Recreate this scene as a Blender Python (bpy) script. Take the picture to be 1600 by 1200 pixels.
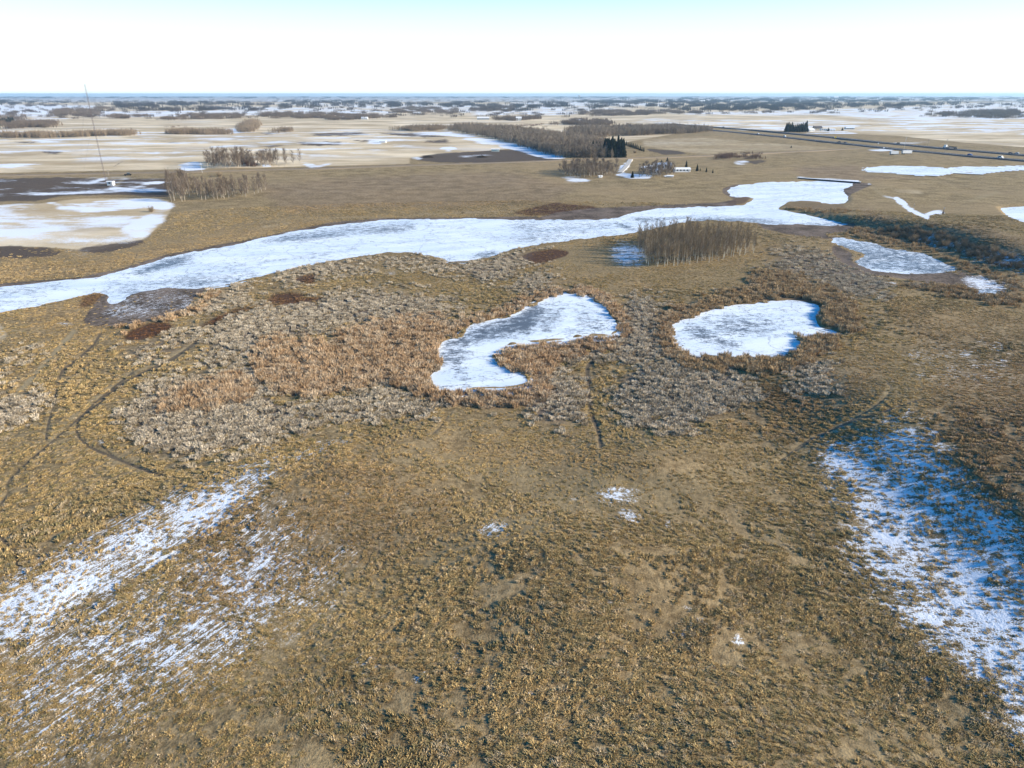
import bpy, bmesh, math, random
import numpy as np
from mathutils import Vector
random.seed(7); RNG = np.random.default_rng(11)
S = bpy.context.scene; COL = S.collection
for o in list(bpy.data.objects): bpy.data.objects.remove(o)

# ------------------------------------------------------------------ camera, sky, sun, exposure
F, CX, CY, YH, CAMZ = 1081.0, 800.0, 600.0, 147.0, 60.0
PITCH = math.atan((CY-YH)/F)
cam_d = bpy.data.cameras.new('camera'); cam = bpy.data.objects.new('camera', cam_d); COL.objects.link(cam)
cam.location = (0, 0, CAMZ); cam.rotation_euler = (math.pi/2-PITCH, 0, 0)
cam_d.sensor_fit = 'HORIZONTAL'; cam_d.sensor_width = 36; cam_d.lens = 36*F/1600
cam_d.clip_start = 1; cam_d.clip_end = 60000
S.camera = cam
SUN_EL, SUN_AZ = math.radians(21), math.radians(97)     # azimuth from +Y (view direction) clockwise
w = bpy.data.worlds.new('World'); S.world = w; w.use_nodes = True
nt = w.node_tree; bg = nt.nodes['Background']
sky = nt.nodes.new('ShaderNodeTexSky'); sky.sky_type = 'NISHITA'; sky.sun_disc = False
sky.sun_elevation = SUN_EL; sky.sun_rotation = SUN_AZ; sky.altitude = 700; sky.air_density = 1.0; sky.dust_density = 0.1; sky.ozone_density = 2.5
# pale winter air low over the whole horizon
gx = nt.nodes.new('ShaderNodeTexCoord'); sep = nt.nodes.new('ShaderNodeSeparateXYZ'); nt.links.new(gx.outputs['Generated'], sep.inputs[0])
mr = nt.nodes.new('ShaderNodeMapRange'); mr.interpolation_type = 'SMOOTHSTEP'; nt.links.new(sep.outputs[2], mr.inputs[0]); mr.inputs[1].default_value = 0.04; mr.inputs[2].default_value = .18; mr.inputs[3].default_value = .92; mr.inputs[4].default_value = 0
mxs = nt.nodes.new('ShaderNodeMix'); mxs.data_type = 'RGBA'; nt.links.new(mr.outputs[0], mxs.inputs[0]); hs = nt.nodes.new('ShaderNodeHueSaturation'); hs.inputs['Saturation'].default_value = 1.45; nt.links.new(sky.outputs[0], hs.inputs['Color']); nt.links.new(hs.outputs[0], mxs.inputs[6]); mxs.inputs[7].default_value = (4.7, 5.5, 5.9, 1)
nt.links.new(mxs.outputs[2], bg.inputs[0]); bg.inputs[1].default_value = 0.112
sun_d = bpy.data.lights.new('sun', 'SUN'); sun_d.energy = 4.6; sun_d.angle = math.radians(0.5); sun_d.color = (1, .88, .70)
sun = bpy.data.objects.new('sun', sun_d); COL.objects.link(sun)
sdir = Vector((math.sin(SUN_AZ)*math.cos(SUN_EL), math.cos(SUN_AZ)*math.cos(SUN_EL), math.sin(SUN_EL)))
sun.rotation_euler = (-sdir).to_track_quat('-Z', 'Y').to_euler(); sun.location = (200, 0, 300)
S.view_settings.view_transform = 'Standard'; S.view_settings.look = 'None'
S.view_settings.exposure = 1.03; S.view_settings.gamma = 1
S.view_settings.use_curve_mapping = False

# ------------------------------------------------------------------ pixel <-> world
cp, sp = math.cos(PITCH), math.sin(PITCH)
def project(x, y, z):
    dz = z-CAMZ
    fwd = y*cp - dz*sp; up = y*sp + dz*cp
    fwd = np.where(fwd > 1, fwd, 1)
    return CX + F*x/fwd, CY - F*up/fwd
def ray(u, v):
    rx = (u-CX)/F; ru = (CY-v)/F
    return rx, cp+ru*sp, -sp+ru*cp
def to_plane(u, v, z):
    rx, ry, rz = ray(u, v); t = (z-CAMZ)/np.minimum(rz, -1e-4)
    return rx*t, ry*t

# ------------------------------------------------------------------ mask rasters (a survey map of the ground cover)
U0, V0, DU, DV, NU, NV = -400.0, 146.0, 1.5, 0.5, 1600, 2300
def blur(a, r, ax):
    r = int(round(r))
    if r < 1: return a
    for _ in range(2):
        pad = [(0, 0), (0, 0)]; pad[ax] = (r+1, r)
        c = np.cumsum(np.pad(a, pad, mode='edge'), axis=ax, dtype=np.float64)
        n = a.shape[ax]
        hi = np.take(c, range(2*r+1, 2*r+1+n), axis=ax); lo = np.take(c, range(0, n), axis=ax)
        a = ((hi-lo)/(2*r+1)).astype(np.float32)
    return a
MASK = {}
def poly(name, pts, val=1.0, bl=4.0, sub=False):
    """rasterise a polygon with soft edges; bl = blur in px across, less in height"""
    m = MASK.setdefault(name, np.zeros((NV, NU), np.float32))
    p = np.array(pts, float); P = bl*3+4
    i0 = int(max(0, (p[:, 0].min()-P-U0)/DU)); i1 = int(min(NU, (p[:, 0].max()+P-U0)/DU+1))
    j0 = int(max(0, (p[:, 1].min()-P-V0)/DV)); j1 = int(min(NV, (p[:, 1].max()+P-V0)/DV+1))
    if i1 <= i0 or j1 <= j0: return
    us = U0+np.arange(i0, i1)*DU; vs = V0+np.arange(j0, j1)*DV
    a = np.zeros((j1-j0, i1-i0), bool); n = len(p)
    for k in range(n):
        x1, y1 = p[k]; x2, y2 = p[(k+1) % n]
        if y1 == y2: continue
        rows = (vs >= min(y1, y2)) & (vs < max(y1, y2))
        xi = x1+(vs[rows]-y1)*(x2-x1)/(y2-y1)
        a[rows] ^= us[None, :] < xi[:, None]
    f = a.astype(np.float32)
    yc = p[:, 1].mean(); k = min(1.0, max(.12, (yc-147)/420))
    f = blur(blur(f, bl/DU/1.3, 1), bl*k/DV/1.3, 0)*val
    s = m[j0:j1, i0:i1]
    m[j0:j1, i0:i1] = s*(1-f) if sub else np.maximum(s, f)
def line(name, pts, wd, val=1.0, bl=1.0):
    """a strip of given px width along a polyline (foreshortened)"""
    pts = [tuple(q) for q in pts]; A, B = [], []
    sm = []
    for i in range(len(pts)-1):
        p0 = pts[max(i-1, 0)]; p1 = pts[i]; p2 = pts[i+1]; p3 = pts[min(i+2, len(pts)-1)]
        for t in np.linspace(0, 1, 6, endpoint=False):
            sm.append(tuple(.5*((2*p1[c])+(-p0[c]+p2[c])*t+(2*p0[c]-5*p1[c]+4*p2[c]-p3[c])*t*t+(-p0[c]+3*p1[c]-3*p2[c]+p3[c])*t**3) for c in (0, 1)))
    sm.append(pts[-1])
    for i, (x, y) in enumerate(sm):
        q0 = sm[max(i-1, 0)]; q1 = sm[min(i+1, len(sm)-1)]
        dx, dy = q1[0]-q0[0], q1[1]-q0[1]; L = math.hypot(dx, dy) or 1
        hw = wd/2
        A.append((x-dy/L*hw, y+dx/L*hw)); B.append((x+dy/L*hw, y-dx/L*hw))
    poly(name, A+B[::-1], val, bl)
def sample(name, u, v):
    m = MASK[name]
    fu = np.clip((u-U0)/DU, 0, NU-1.01); fv = np.clip((v-V0)/DV, 0, NV-1.01)
    i = fu.astype(int); j = fv.astype(int); a = fu-i; b = fv-j
    return m[j, i]*(1-a)*(1-b)+m[j, i+1]*a*(1-b)+m[j+1, i]*(1-a)*b+m[j+1, i+1]*a*b

LAKE = [(-400,500),(-60,456),(0,449),(75,442),(150,435),(190,424),(225,415),(262,402),(300,395),(350,387),(400,376),(462,362),(525,351),(600,344),(700,342),(800,343),(882,344),
 (930,344),(965,341),(990,332),(1025,326),(1075,324),(1125,322),(1138,323),(1165,320),(1180,310),(1165,306),(1150,309),(1142,306),(1136,296),(1150,290),(1200,285),(1300,282),(1338,287),(1322,293),(1315,299),(1327,309),(1320,316),(1295,318),
 (1270,313),(1245,312),(1228,316),(1213,325),(1230,329),(1260,332),(1300,339),(1330,346),(1322,350),(1295,353),(1250,351),(1200,351),(1175,347),(1100,344),(1075,346),(1045,351),(1012,358),(975,366),(925,371),(875,376),(837,381),
 (800,387),(775,398),(750,405),(720,409),(700,407),(675,400),(640,394),(600,395),(550,401),(500,411),(450,421),(400,433),(350,445),(310,452),(260,450),(225,455),(205,460),(190,472),(178,478),(165,470),(172,460),(150,457),(100,466),(50,478),(0,487),(-60,498),(-400,560)]
POND_C = [(850,466),(880,464),(905,466),(930,473),(946,482),(956,494),(963,508),(965,520),(950,526),(915,526),(885,531),(850,536),(815,538),(785,543),(770,552),(768,564),(780,577),(800,586),(822,592),(830,600),(815,608),(780,611),(745,610),(705,614),(685,605),(670,593),(688,580),(692,565),(680,548),(690,533),(725,527),(728,515),(740,508),(790,500),(820,484),(845,476)]
POND_R = [(1195,473),(1225,469),(1260,470),(1285,477),(1283,485),(1270,492),(1280,505),(1290,513),(1325,516),(1295,522),(1262,526),(1235,525),(1240,532),(1258,537),(1240,548),(1228,559),(1200,558),(1160,556),(1120,558),(1085,555),(1065,540),(1055,525),(1050,513),(1062,505),(1090,495),(1092,490),(1130,483),(1150,478)]
CREEK = [(1288,371),(1340,376),(1390,389),(1440,395),(1475,409),(1503,421),(1480,424),(1440,426),(1410,425),(1370,422),(1340,411),(1334,405),(1358,398),(1330,390),(1305,379)]
SLIM = [(1348,264),(1380,259),(1440,260),(1480,264),(1500,261),(1560,260.5),(1620,260),(1760,258),(1760,264),(1620,263.5),(1570,266),(1530,271),(1490,269),(1465,273.5),(1440,273.5),(1400,270),(1360,268)]
EDGE = [(1562,323),(1600,321),(1760,319),(1760,350),(1600,345),(1580,337)]
TRICK = [(1520,455),(1540,452),(1575,455),(1560,461),(1535,462)]
BASINS = [('lake', LAKE, 5.0), ('pondc', POND_C, 8.0), ('pondr', POND_R, 8.0), ('creek', CREEK, 6), ('slim', SLIM, 2.0), ('edge', EDGE, 3.0), ('trick', TRICK, 3.0)]
for nme, pts, bl in BASINS: poly(nme, pts, 1, bl)
MASK['water'] = np.maximum.reduce([MASK[b[0]] for b in BASINS])

# --- mud flats, dark earth, rust sedge
P = poly
P('mud', [(165,455),(200,448),(260,444),(325,440),(318,455),(300,470),(296,482),(270,492),(240,500),(200,508),(150,510),(128,503),(140,485)], 1, 5)
P('mud', [(200,422),(230,408),(262,397),(300,390),(330,388),(300,400),(270,408),(240,418),(215,428)], .8, 4)
P('mud', [(-60,448),(40,440),(120,434),(190,420),(260,398),(400,372),(520,347),(600,341),(800,339),(900,338),(970,326),(1040,320),(1120,317),(1150,312),(1130,302),(1130,294),(1150,288),(1170,289),(1150,310),(1150,323),(1060,330),(1000,335),(960,348),(800,347),(600,349),(520,356),(400,381),(260,404),(190,428),(120,440),(40,446),(-60,456)], 1.0, 4)
P('mud', [(830,343),(870,332),(930,325),(1000,322),(1050,320),(1000,330),(975,343),(930,347)], 1, 5)
P('mud', [(1180,345),(1230,349),(1300,352),(1335,347),(1340,352),(1320,362),(1280,366),(1340,376),(1300,374),(1230,366),(1190,356)], 1, 5)
P('mud', [(1310,287),(1345,285),(1365,288),(1345,296),(1330,303),(1325,310),(1312,300)], 1, 4)
P('mud', [(1300,380),(1330,395),(1330,410),(1370,424),(1420,428),(1480,424),(1500,430),(1520,445),(1480,448),(1420,436),(1360,428),(1320,412),(1300,395)], 1, 5)
P('mud', [(1490,418),(1540,435),(1575,450),(1560,462),(1510,450)], .8, 6)
P('rust', [(800,333),(850,320),(895,312),(870,318),(925,322),(940,328),(890,334),(830,337)], 1, 4)
P('rust', [(190,530),(205,515),(240,503),(262,504),(272,512),(250,524),(215,532)], 1, 5)
P('rust', [(325,500),(370,483),(430,475),(450,466),(512,464),(505,469),(450,477),(400,482),(360,492),(330,512)], .9, 4)
P('rust', [(415,474),(425,460),(460,456),(484,462),(470,470),(440,476)], .8, 5); P('rust', [(300,512),(340,496),(370,486),(360,494),(330,512)], .7, 5)
P('rust', [(457,436),(475,430),(495,428),(490,444),(470,443)], .9, 4)
P('rust', [(812,402),(830,394),(862,389),(890,392),(885,400),(862,407),(842,414),(825,408)], 1, 4)
P('rust', [(550,491),(565,486),(585,485),(570,492)], .8, 3)
P('rust', [(130,462),(165,456),(160,468),(140,480),(120,482)], .7, 5)
P('rust', [(960,545),(1000,540),(1010,555),(980,565),(955,560)], .35, 10)
P('rust', [(1180,590),(1260,605),(1300,640),(1230,640),(1180,620)], .3, 14)
# dark bare field behind the road, burned strip, dark flats near mast, painted farm grove shadow
P('dark', [(650,250),(662,243),(700,239),(780,235),(840,234),(868,245),(850,250),(760,254),(690,254)], 1, 3)
P('dark', [(800,248),(845,243),(878,249),(850,252)], .8, 3)
P('dark', [(-200,281),(0,279),(100,277),(170,280),(260,279),(290,285),(270,298),(262,308),(180,304),(100,306),(60,314),(-200,318)], .8, 4)
P('dark', [(-200,300),(60,296),(100,303),(40,314),(-200,316)], .9, 4)
P('dark', [(120,391),(150,383),(200,378),(225,374),(220,382),(180,392),(150,396)], .9, 5)
P('dark', [(-200,390),(0,385),(60,386),(100,392),(90,400),(40,403),(-200,408)], .85, 5)
P('dark', [(860,252),(835,270),(870,280),(905,278),(880,266)], .2, 3)  # faint darkening painted where the farm grove's shadow falls to the left
P('dark', [(1010,232),(1060,236),(1075,240),(1040,242),(1015,236)], .9, 2)
P('dark', [(1100,243),(1180,240),(1200,247),(1160,253),(1110,250)], .3, 4)
P('dark', [(1160,252),(1190,249),(1200,253),(1180,257)], .6, 3)
for q in ([(60,237),(105,234),(85,242)], [(460,222),(540,221),(530,227),(480,228)], [(400,227),(450,226),(430,231)], [(480,209),(560,206),(580,211),(500,213)], [(545,219),(590,219),(580,223)], [(255,222),(280,221),(275,225)], [(580,207),(650,208),(690,211),(640,214)], [(650,222),(700,217),(700,224)], [(400,207),(440,208),(420,211)], [(0,222),(60,221),(50,224)], [(1240,176),(1290,174),(1280,178)], [(640,210),(720,213),(660,215)], [(130,233),(150,232),(140,236)]):
    P('dark', q, .8, 9)
# --- pale stubble fields beyond the gravel road
P('straw', [(-400,160),(2000,160),(2000,215),(1600,230),(1500,222),(1400,212),(1200,204),(1100,198),(1050,210),(960,225),(880,245),(870,238),(800,232),(640,246),(640,256),(400,262),(0,270),(-400,274)], 1, 6)
P('straw', [(-400,320),(0,320),(60,318),(120,310),(200,310),(262,312),(272,322),(255,350),(222,376),(150,392),(60,386),(-400,390)], .85, 5)
P('straw', [(1100,214),(1200,222),(1330,232),(1250,236),(1100,242),(1000,230),(1000,215)], .45, 6)
P('straw', [(880,245),(940,250),(1100,252),(1150,262),(1080,285),(900,290),(820,275),(820,258)], .25, 8)
P('straw', [(400,352),(520,337),(700,331),(790,326),(840,318),(820,326),(780,333),(600,339),(500,345),(410,358)], .4, 4)
P('straw', [(1380,292),(1440,296),(1450,305),(1400,302)], .5, 5)
P('straw', [(1480,270),(1600,285),(1600,310),(1520,300)], .3, 10)
P('dark', [(-400,272),(0,277),(400,268),(700,258),(800,256),(880,252),(800,252),(640,256),(400,264),(0,272),(-400,274)], .35, 3)
P('brown', [(400,290),(560,275),(800,268),(900,292),(860,316),(700,325),(560,325),(450,335)], .8, 14)
P('brown', [(1240,262),(1340,258),(1350,272),(1440,278),(1340,282),(1250,275)], .9, 6)
P('brown', [(1340,320),(1420,350),(1520,352),(1600,372),(1600,410),(1480,395),(1360,372)], .9, 8)
P('brown', [(1460,570),(1800,520),(1800,800),(1560,800),(1450,680)], .8, 30)
P('brown', [(1100,660),(1300,560),(1400,560),(1340,640),(1230,700)], .55, 25)
P('brown', [(300,800),(560,700),(700,760),(700,820),(520,900),(300,1000)], .5, 30)
P('brown', [(1380,480),(1600,500),(1600,560),(1450,560)], .5, 18)
P('gold', [(560,690),(700,680),(900,700),(1080,720),(1130,740),(980,740),(860,730),(700,720)], .7, 12)
P('gold', [(0,540),(160,520),(240,520),(330,540),(150,640),(60,620),(0,640)], .35, 20)
P('gold', [(0,405),(120,415),(260,385),(400,358),(520,342),(500,350),(380,372),(230,408),(150,430),(0,440)], .9, 8)
P('gold', [(30,490),(110,470),(170,490),(170,530),(60,530)], .6, 12)
P('gold', [(1400,470),(1500,480),(1620,490),(1620,515),(1500,505),(1390,490)], .5, 12)
P('gold', [(960,460),(1010,460),(1020,430),(990,425),(960,440)], .4, 10)
P('gold', [(600,830),(760,790),(1080,860),(1180,960),(1100,1100),(700,1200),(560,1050)], .35, 40)
P('gold', [(100,950),(0,905),(240,790),(380,720),(360,760),(230,850),(120,900)], .3, 12)
# bare short turf, plus a painted shadow left of the round grove
P('bare', [(560,700),(660,690),(760,715),(850,730),(1000,735),(1110,745),(1130,775),(1060,800),(940,820),(860,800),(840,785),(760,740),(640,712)], .8, 14)
P('bare', [(640,870),(700,830),(770,800),(840,800),(900,830),(800,850),(700,880),(600,920),(480,1000),(430,1050),(400,1050),(520,940)], .8, 12)
P('bare', [(1400,600),(1500,580),(1560,620),(1480,650),(1420,650)], .4, 14)
P('bare', [(980,392),(890,385),(850,400),(890,418),(980,425)], .8, 8)  # turf thinned and dulled in the shape of the round grove's cast shadow

# --- thin snow
def sn(p, v, b=5): P('snow', p, min(1, v*1.04), b*1.9+1)
sn([(85,322),(160,316),(230,307),(262,313),(272,323),(262,338),(240,360),(226,372),(170,366),(200,352),(232,330),(238,322),(200,328),(150,333),(90,332)], .84, 4)
sn([(-300,350),(0,347),(60,345),(110,352),(150,364),(200,362),(220,374),(180,382),(120,388),(100,384),(60,381),(0,377),(-300,377)], .52, 8)
sn([(100,386),(140,383),(150,395),(120,400),(95,396)], .6, 6)
sn([(120,290),(165,277),(168,280),(150,286)], .75, 3); sn([(210,292),(230,283),(280,282),(250,289)], .6, 3)
sn([(-100,283),(60,281),(110,289),(0,292)], .42, 4); sn([(140,314),(230,305),(262,306),(262,312),(200,312),(150,318)], .7, 3)
sn([(20,306),(100,297),(108,300),(60,308)], .45, 3)
sn([(70,318),(80,315),(110,322),(100,325)], .7, 2); sn([(162,293),(172,288),(195,292),(180,296)], .8, 3)
sn([(275,257),(300,251),(318,252),(318,264),(290,266)], .95, 2.5); sn([(200,240),(250,237),(250,242),(215,243)], .6, 4)
sn([(55,216),(110,219),(120,226),(70,226),(30,220)], .62, 6); sn([(0,255),(70,258),(50,264),(0,262)], .5, 6)
sn([(200,207),(230,206),(225,212)], .6, 3); sn([(345,203),(375,199),(375,208),(350,210)], .85, 2)
sn([(480,222),(520,222),(505,226)], .5, 4); sn([(575,221),(600,220),(596,226),(570,224)], .95, 2); sn([(450,240),(480,238),(470,247),(452,247)], .5, 4)
sn([(470,252),(490,258),(482,262),(500,259),(525,253),(510,258),(486,263)], .75, 2.5)
sn([(410,257),(425,257),(425,261),(410,261)], 1, 1)
sn([(660,204),(700,206),(740,212),(720,214),(690,211),(640,211)], .55, 4)
sn([(700,205),(715,209),(800,224),(850,234),(880,243),(878,249),(845,245),(800,232),(760,226),(720,216),(690,208)], .85, 3)
sn([(690,232),(705,228),(712,235),(700,238)], .8, 3); sn([(700,240),(740,240),(780,244),(720,246)], .4, 4); sn([(640,247),(660,246),(658,249)], .8, 2); sn([(790,228),(805,226),(805,232)], .9, 2)
sn([(840,240),(860,237),(880,246),(872,249),(850,247)], .95, 2)
sn([(870,276),(900,276),(920,281),(930,285),(895,287)], .75, 2.5)
sn([(975,255),(985,249),(982,258),(974,268),(990,272),(1015,274),(1018,279),(990,279),(965,275)], .95, 2)
sn([(1000,262),(1022,256),(1050,257),(1050,262),(1030,266)], .7, 2); sn([(1040,274),(1052,274),(1052,277),(1040,277)], .9, 1)
sn([(1148,252),(1165,250),(1170,256),(1150,257)], .4, 3)
sn([(1362,292),(1372,290),(1372,294),(1362,297)], 1, 2); 
line('snow', [(1398,308),(1408,315),(1418,325),(1435,334),(1452,341)], 6, 1.0, 1.5); line('snow', [(1445,338),(1458,332),(1474,331)], 7, .9, 2)
line('snow', [(1340,283),(1290,279),(1245,277)], 2.0, .8, 1.2)
line('snow', [(1357,287),(1375,303),(1398,310),(1405,318)], 3.0, .42, 2)
sn([(960,380),(980,378),(1010,390),(1012,408),(1000,418),(965,415),(955,402)], .60, 6)
sn([(1430,370),(1460,368),(1500,383),(1560,393),(1620,400),(1620,432),(1560,418),(1500,400),(1450,388)], .38, 8)
sn([(1520,430),(1560,438),(1575,450),(1560,458),(1530,452),(1500,440)], .6, 4)
sn([(1345,440),(1400,442),(1405,446),(1350,443)], .75, 2)
sn([(1150,452),(1190,455),(1180,470),(1150,468)], .4, 6)
sn([(180,474),(230,478),(240,488),(200,492),(170,490),(150,500)], .5, 6); sn([(88,504),(120,503),(115,508),(92,508)], .65, 3); sn([(283,470),(300,466),(298,482),(284,480)], .75, 4)
sn([(602,427),(618,426),(616,431),(604,431)], .75, 3)
sn([(525,580),(560,572),(575,576),(545,586)], .6, 3); sn([(575,553),(590,556),(580,560)], .7, 3); sn([(675,517),(690,522),(700,525),(680,523)], .8, 2); sn([(740,530),(745,525),(760,524)], .6, 2)
sn([(700,610),(680,610),(675,615),(700,618)], .7, 3); sn([(745,607),(735,612),(760,620)], .6, 3); sn([(1150,560),(1160,563),(1155,570)], .5, 3)
sn([(200,430),(320,445),(300,485),(200,505),(150,500)], .2, 10); sn([(-60,275),(280,279),(270,298),(60,310),(-60,312)], .27, 8); sn([(-60,320),(250,320),(220,375),(-60,380)], .30, 14); sn([(-300,195),(700,200),(640,245),(-300,262)], .17, 20); sn([(1000,185),(1600,190),(1600,210),(1200,202),(1000,194)], .3, 12)
# slope lower left
sn([(-400,1010),(-100,960),(0,915),(60,885),(160,840),(250,790),(330,755),(370,738),(400,725),(440,715),(520,688),(550,682),(520,695),(450,718),(420,760),(400,780),(360,810),(300,850),(230,900),(160,940),(80,990),(0,1030),(-400,1140)], .70, 14)
sn([(330,750),(400,722),(440,712),(430,735),(380,750)], .82, 8)
sn([(250,800),(320,770),(390,775),(360,820),(300,840),(250,830)], .68, 12); sn([(60,900),(220,830),(250,850),(120,930),(30,960),(0,950)], .66, 12)
sn([(440,715),(520,690),(580,680),(540,692),(460,720)], .85, 6)
sn([(400,780),(500,860),(560,880),(380,1020),(150,1140),(0,1200),(0,1050),(200,930)], .5, 40)
sn([(490,870),(540,850),(580,845),(520,880),(480,895)], .42, 10)
sn([(560,1010),(600,1000),(580,1060),(540,1070)], .35, 14)
# little patches mid
sn([(925,775),(960,765),(1000,770),(1005,780),(950,782)], .82, 5); sn([(745,825),(780,815),(800,818),(790,832),(760,834)], .78, 6)
sn([(965,805),(975,800),(1010,812),(1010,822),(980,814)], .8, 5); sn([(1040,815),(1048,812),(1048,826),(1040,825)], .85, 3); sn([(870,775),(900,770),(930,778),(890,782)], .5, 8)
for (a, b, r) in ((920,925,7),(948,940,7),(1090,975,10),(1062,990,9),(950,950,5),(1155,1000,9),(1075,950,5),(1325,925,10),(1255,985,8),(1310,975,9),(1190,870,5),(220,1010,12),(170,1040,10),(320,1000,10),(370,1020,9),(640,965,5),(700,1010,7),(660,1060,12),(715,1030,8),(830,1085,9),(960,1045,6),(1110,690,5),(1450,1060,12),(450,840,9),(540,770,6),(470,930,9),(1380,700,8),(1560,540,10),(1510,555,12),(1570,565,10),(1535,530,8),(1430,555,9),(1390,592,6),(240,690,7),(350,700,8),(160,690,6),(18,720,6),(40,965,8)):
    sn([(a-r,b-r*.5),(a+r,b-r*.6),(a+r,b+r*.5),(a-r,b+r*.6)], .58, 4)
# slope lower right
sn([(1285,700),(1330,690),(1350,720),(1335,745),(1300,750),(1275,740)], .78, 10); sn([(1340,700),(1430,690),(1460,700),(1440,725),(1380,725)], .75, 8)
sn([(1410,640),(1440,655),(1470,650),(1480,665),(1440,675),(1390,672)], .5, 10); sn([(1340,660),(1420,668),(1420,690),(1360,690)], .5, 8)
sn([(1280,690),(1440,650),(1470,700),(1560,790),(1640,820),(1640,1100),(1500,1060),(1420,980),(1350,930),(1310,850),(1330,790),(1280,750)], .62, 16)
sn([(1400,770),(1450,757),(1480,790),(1540,830),(1620,835),(1620,900),(1540,900),(1520,870),(1460,830),(1410,800)], .74, 10)
sn([(1350,910),(1420,920),(1560,910),(1640,930),(1640,1120),(1560,1080),(1480,1030),(1400,970)], .72, 14)
line('snow', [(1555,820),(1545,860),(1535,900),(1530,960),(1525,1010),(1540,1060)], 16, .85, 4)
sn([(1500,1020),(1640,1000),(1700,1200),(1620,1230)], .5, 20)
sn([(1370,560),(1480,540),(1600,560),(1600,600),(1450,590)], .28, 20)
# far white fields
sn([(-300,163),(0,163),(150,165),(150,170),(80,175),(90,183),(0,183),(-300,184)], .86, 3); sn([(150,174),(400,172),(420,180),(250,183),(140,182)], .72, 3)
sn([(-300,186),(60,184),(130,184),(60,190),(-300,192)], .4, 3); sn([(22,188),(40,186),(40,192),(24,193)], .8, 2)
sn([(300,166),(520,168),(620,175),(600,180),(400,176)], .62, 3); sn([(400,161),(820,163),(1000,170),(780,178),(620,172)], .55, 4); sn([(740,172),(900,174),(900,180),(740,179)], .6, 3)
sn([(1040,176),(1200,174),(1330,170),(1400,168),(1500,162),(1800,154),(1800,182),(1600,186),(1420,190),(1300,180),(1100,180)], .66, 5)
sn([(1180,190),(1240,201),(1225,206),(1150,202)], .6, 4); sn([(1250,207),(1320,204),(1340,209),(1270,210)], .5, 3)
sn([(800,160),(900,158),(1060,162),(1060,166),(800,166)], .6, 3); sn([(1330,184),(1500,184),(1700,205),(1700,215),(1560,208)], .44, 6)
sn([(1080,196),(1160,196),(1140,200)], .4, 4); sn([(-300,150),(2000,150),(2000,158),(-300,160)], .45, 2)
sn([(1350,234),(1380,231),(1400,234),(1380,236)], .5, 2); sn([(1380,222),(1420,220),(1460,222),(1420,225)], .35, 4)
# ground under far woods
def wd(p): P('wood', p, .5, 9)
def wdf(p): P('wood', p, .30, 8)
WOODS = {
 'blue':  [[(-300,150.5),(300,151),(800,152),(1600,150),(1900,149.5),(1900,153),(1500,155),(1200,155),(800,154),(300,154),(-300,154)],
           [(-200,158),(60,158),(120,162),(0,164),(-200,164)], [(160,160),(330,161),(430,163),(400,165),(180,164)], [(430,157),(600,159),(640,162),(500,163)], [(560,163),(760,160),(800,163),(640,166)],
           [(170,171),(320,171),(330,174),(200,175)], [(310,168),(410,167),(410,174),(330,173)], [(160,165),(300,163),(300,169),(165,169)], [(400,162),(520,161),(530,167),(420,168)], [(540,162),(640,163),(620,167),(550,167)],
           [(680,163),(800,163),(850,167),(700,168)], [(800,162),(1000,158),(1200,156),(1230,172),(1060,173),(1030,168),(900,170),(800,174),(735,172),(735,167)], [(900,157),(1200,153),(1500,153),(1900,150),(1900,152),(1500,157),(1200,161),(900,161)],
           [(1060,163),(1200,161),(1250,160),(1240,172),(1080,173)], [(1200,162),(1330,163),(1420,162),(1495,162),(1497,165),(1400,169),(1240,172),(1200,174)], [(1180,157),(1460,156),(1400,161),(1200,161)]],
 'grey':  [[(82,177),(100,171),(150,174),(155,180),(90,181)], [(145,171),(165,170),(162,174)], [(0,190),(85,193),(80,200),(0,201)], [(0,183),(45,182),(48,186),(20,188),(0,188)], [(65,181),(80,181),(80,184)], [(250,187),(285,181),(370,180),(385,185),(300,187)],
           [(410,182),(420,176),(590,180),(590,184),(430,185)], [(507,187),(520,182),(590,180),(592,186),(520,188)], [(610,173),(640,168),(712,170),(710,178),(625,176)], [(770,188),(800,182),(850,186),(800,190)],
           [(900,179),(920,173),(1060,174),(1105,177),(1000,180),(930,181)], [(1437,181),(1450,176),(1488,178),(1490,183)], [(1498,183),(1510,176),(1580,173),(1600,180),(1760,178),(1760,184),(1540,185)],
           [(860,196),(905,189),(955,190),(950,197)], [(1165,178),(1185,175),(1195,178)], [(1365,172),(1380,171),(1380,173)], [(1510,170),(1520,168),(1520,170)], [(170,181),(230,181),(230,184),(170,184)], [(735,171),(770,165),(800,166),(800,174),(740,173)]]}
for k in WOODS:
    for p in WOODS[k]: wdf(p)
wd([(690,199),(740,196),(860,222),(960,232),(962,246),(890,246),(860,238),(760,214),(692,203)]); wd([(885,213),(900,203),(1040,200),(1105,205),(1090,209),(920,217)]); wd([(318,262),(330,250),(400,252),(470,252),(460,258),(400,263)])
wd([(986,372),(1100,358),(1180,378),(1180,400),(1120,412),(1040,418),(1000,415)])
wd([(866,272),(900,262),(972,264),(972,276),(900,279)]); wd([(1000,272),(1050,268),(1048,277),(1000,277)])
wd([(1360,352),(1440,356),(1470,372),(1440,380),(1380,370)]); wd([(1480,388),(1620,400),(1620,440),(1560,425)])
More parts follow.
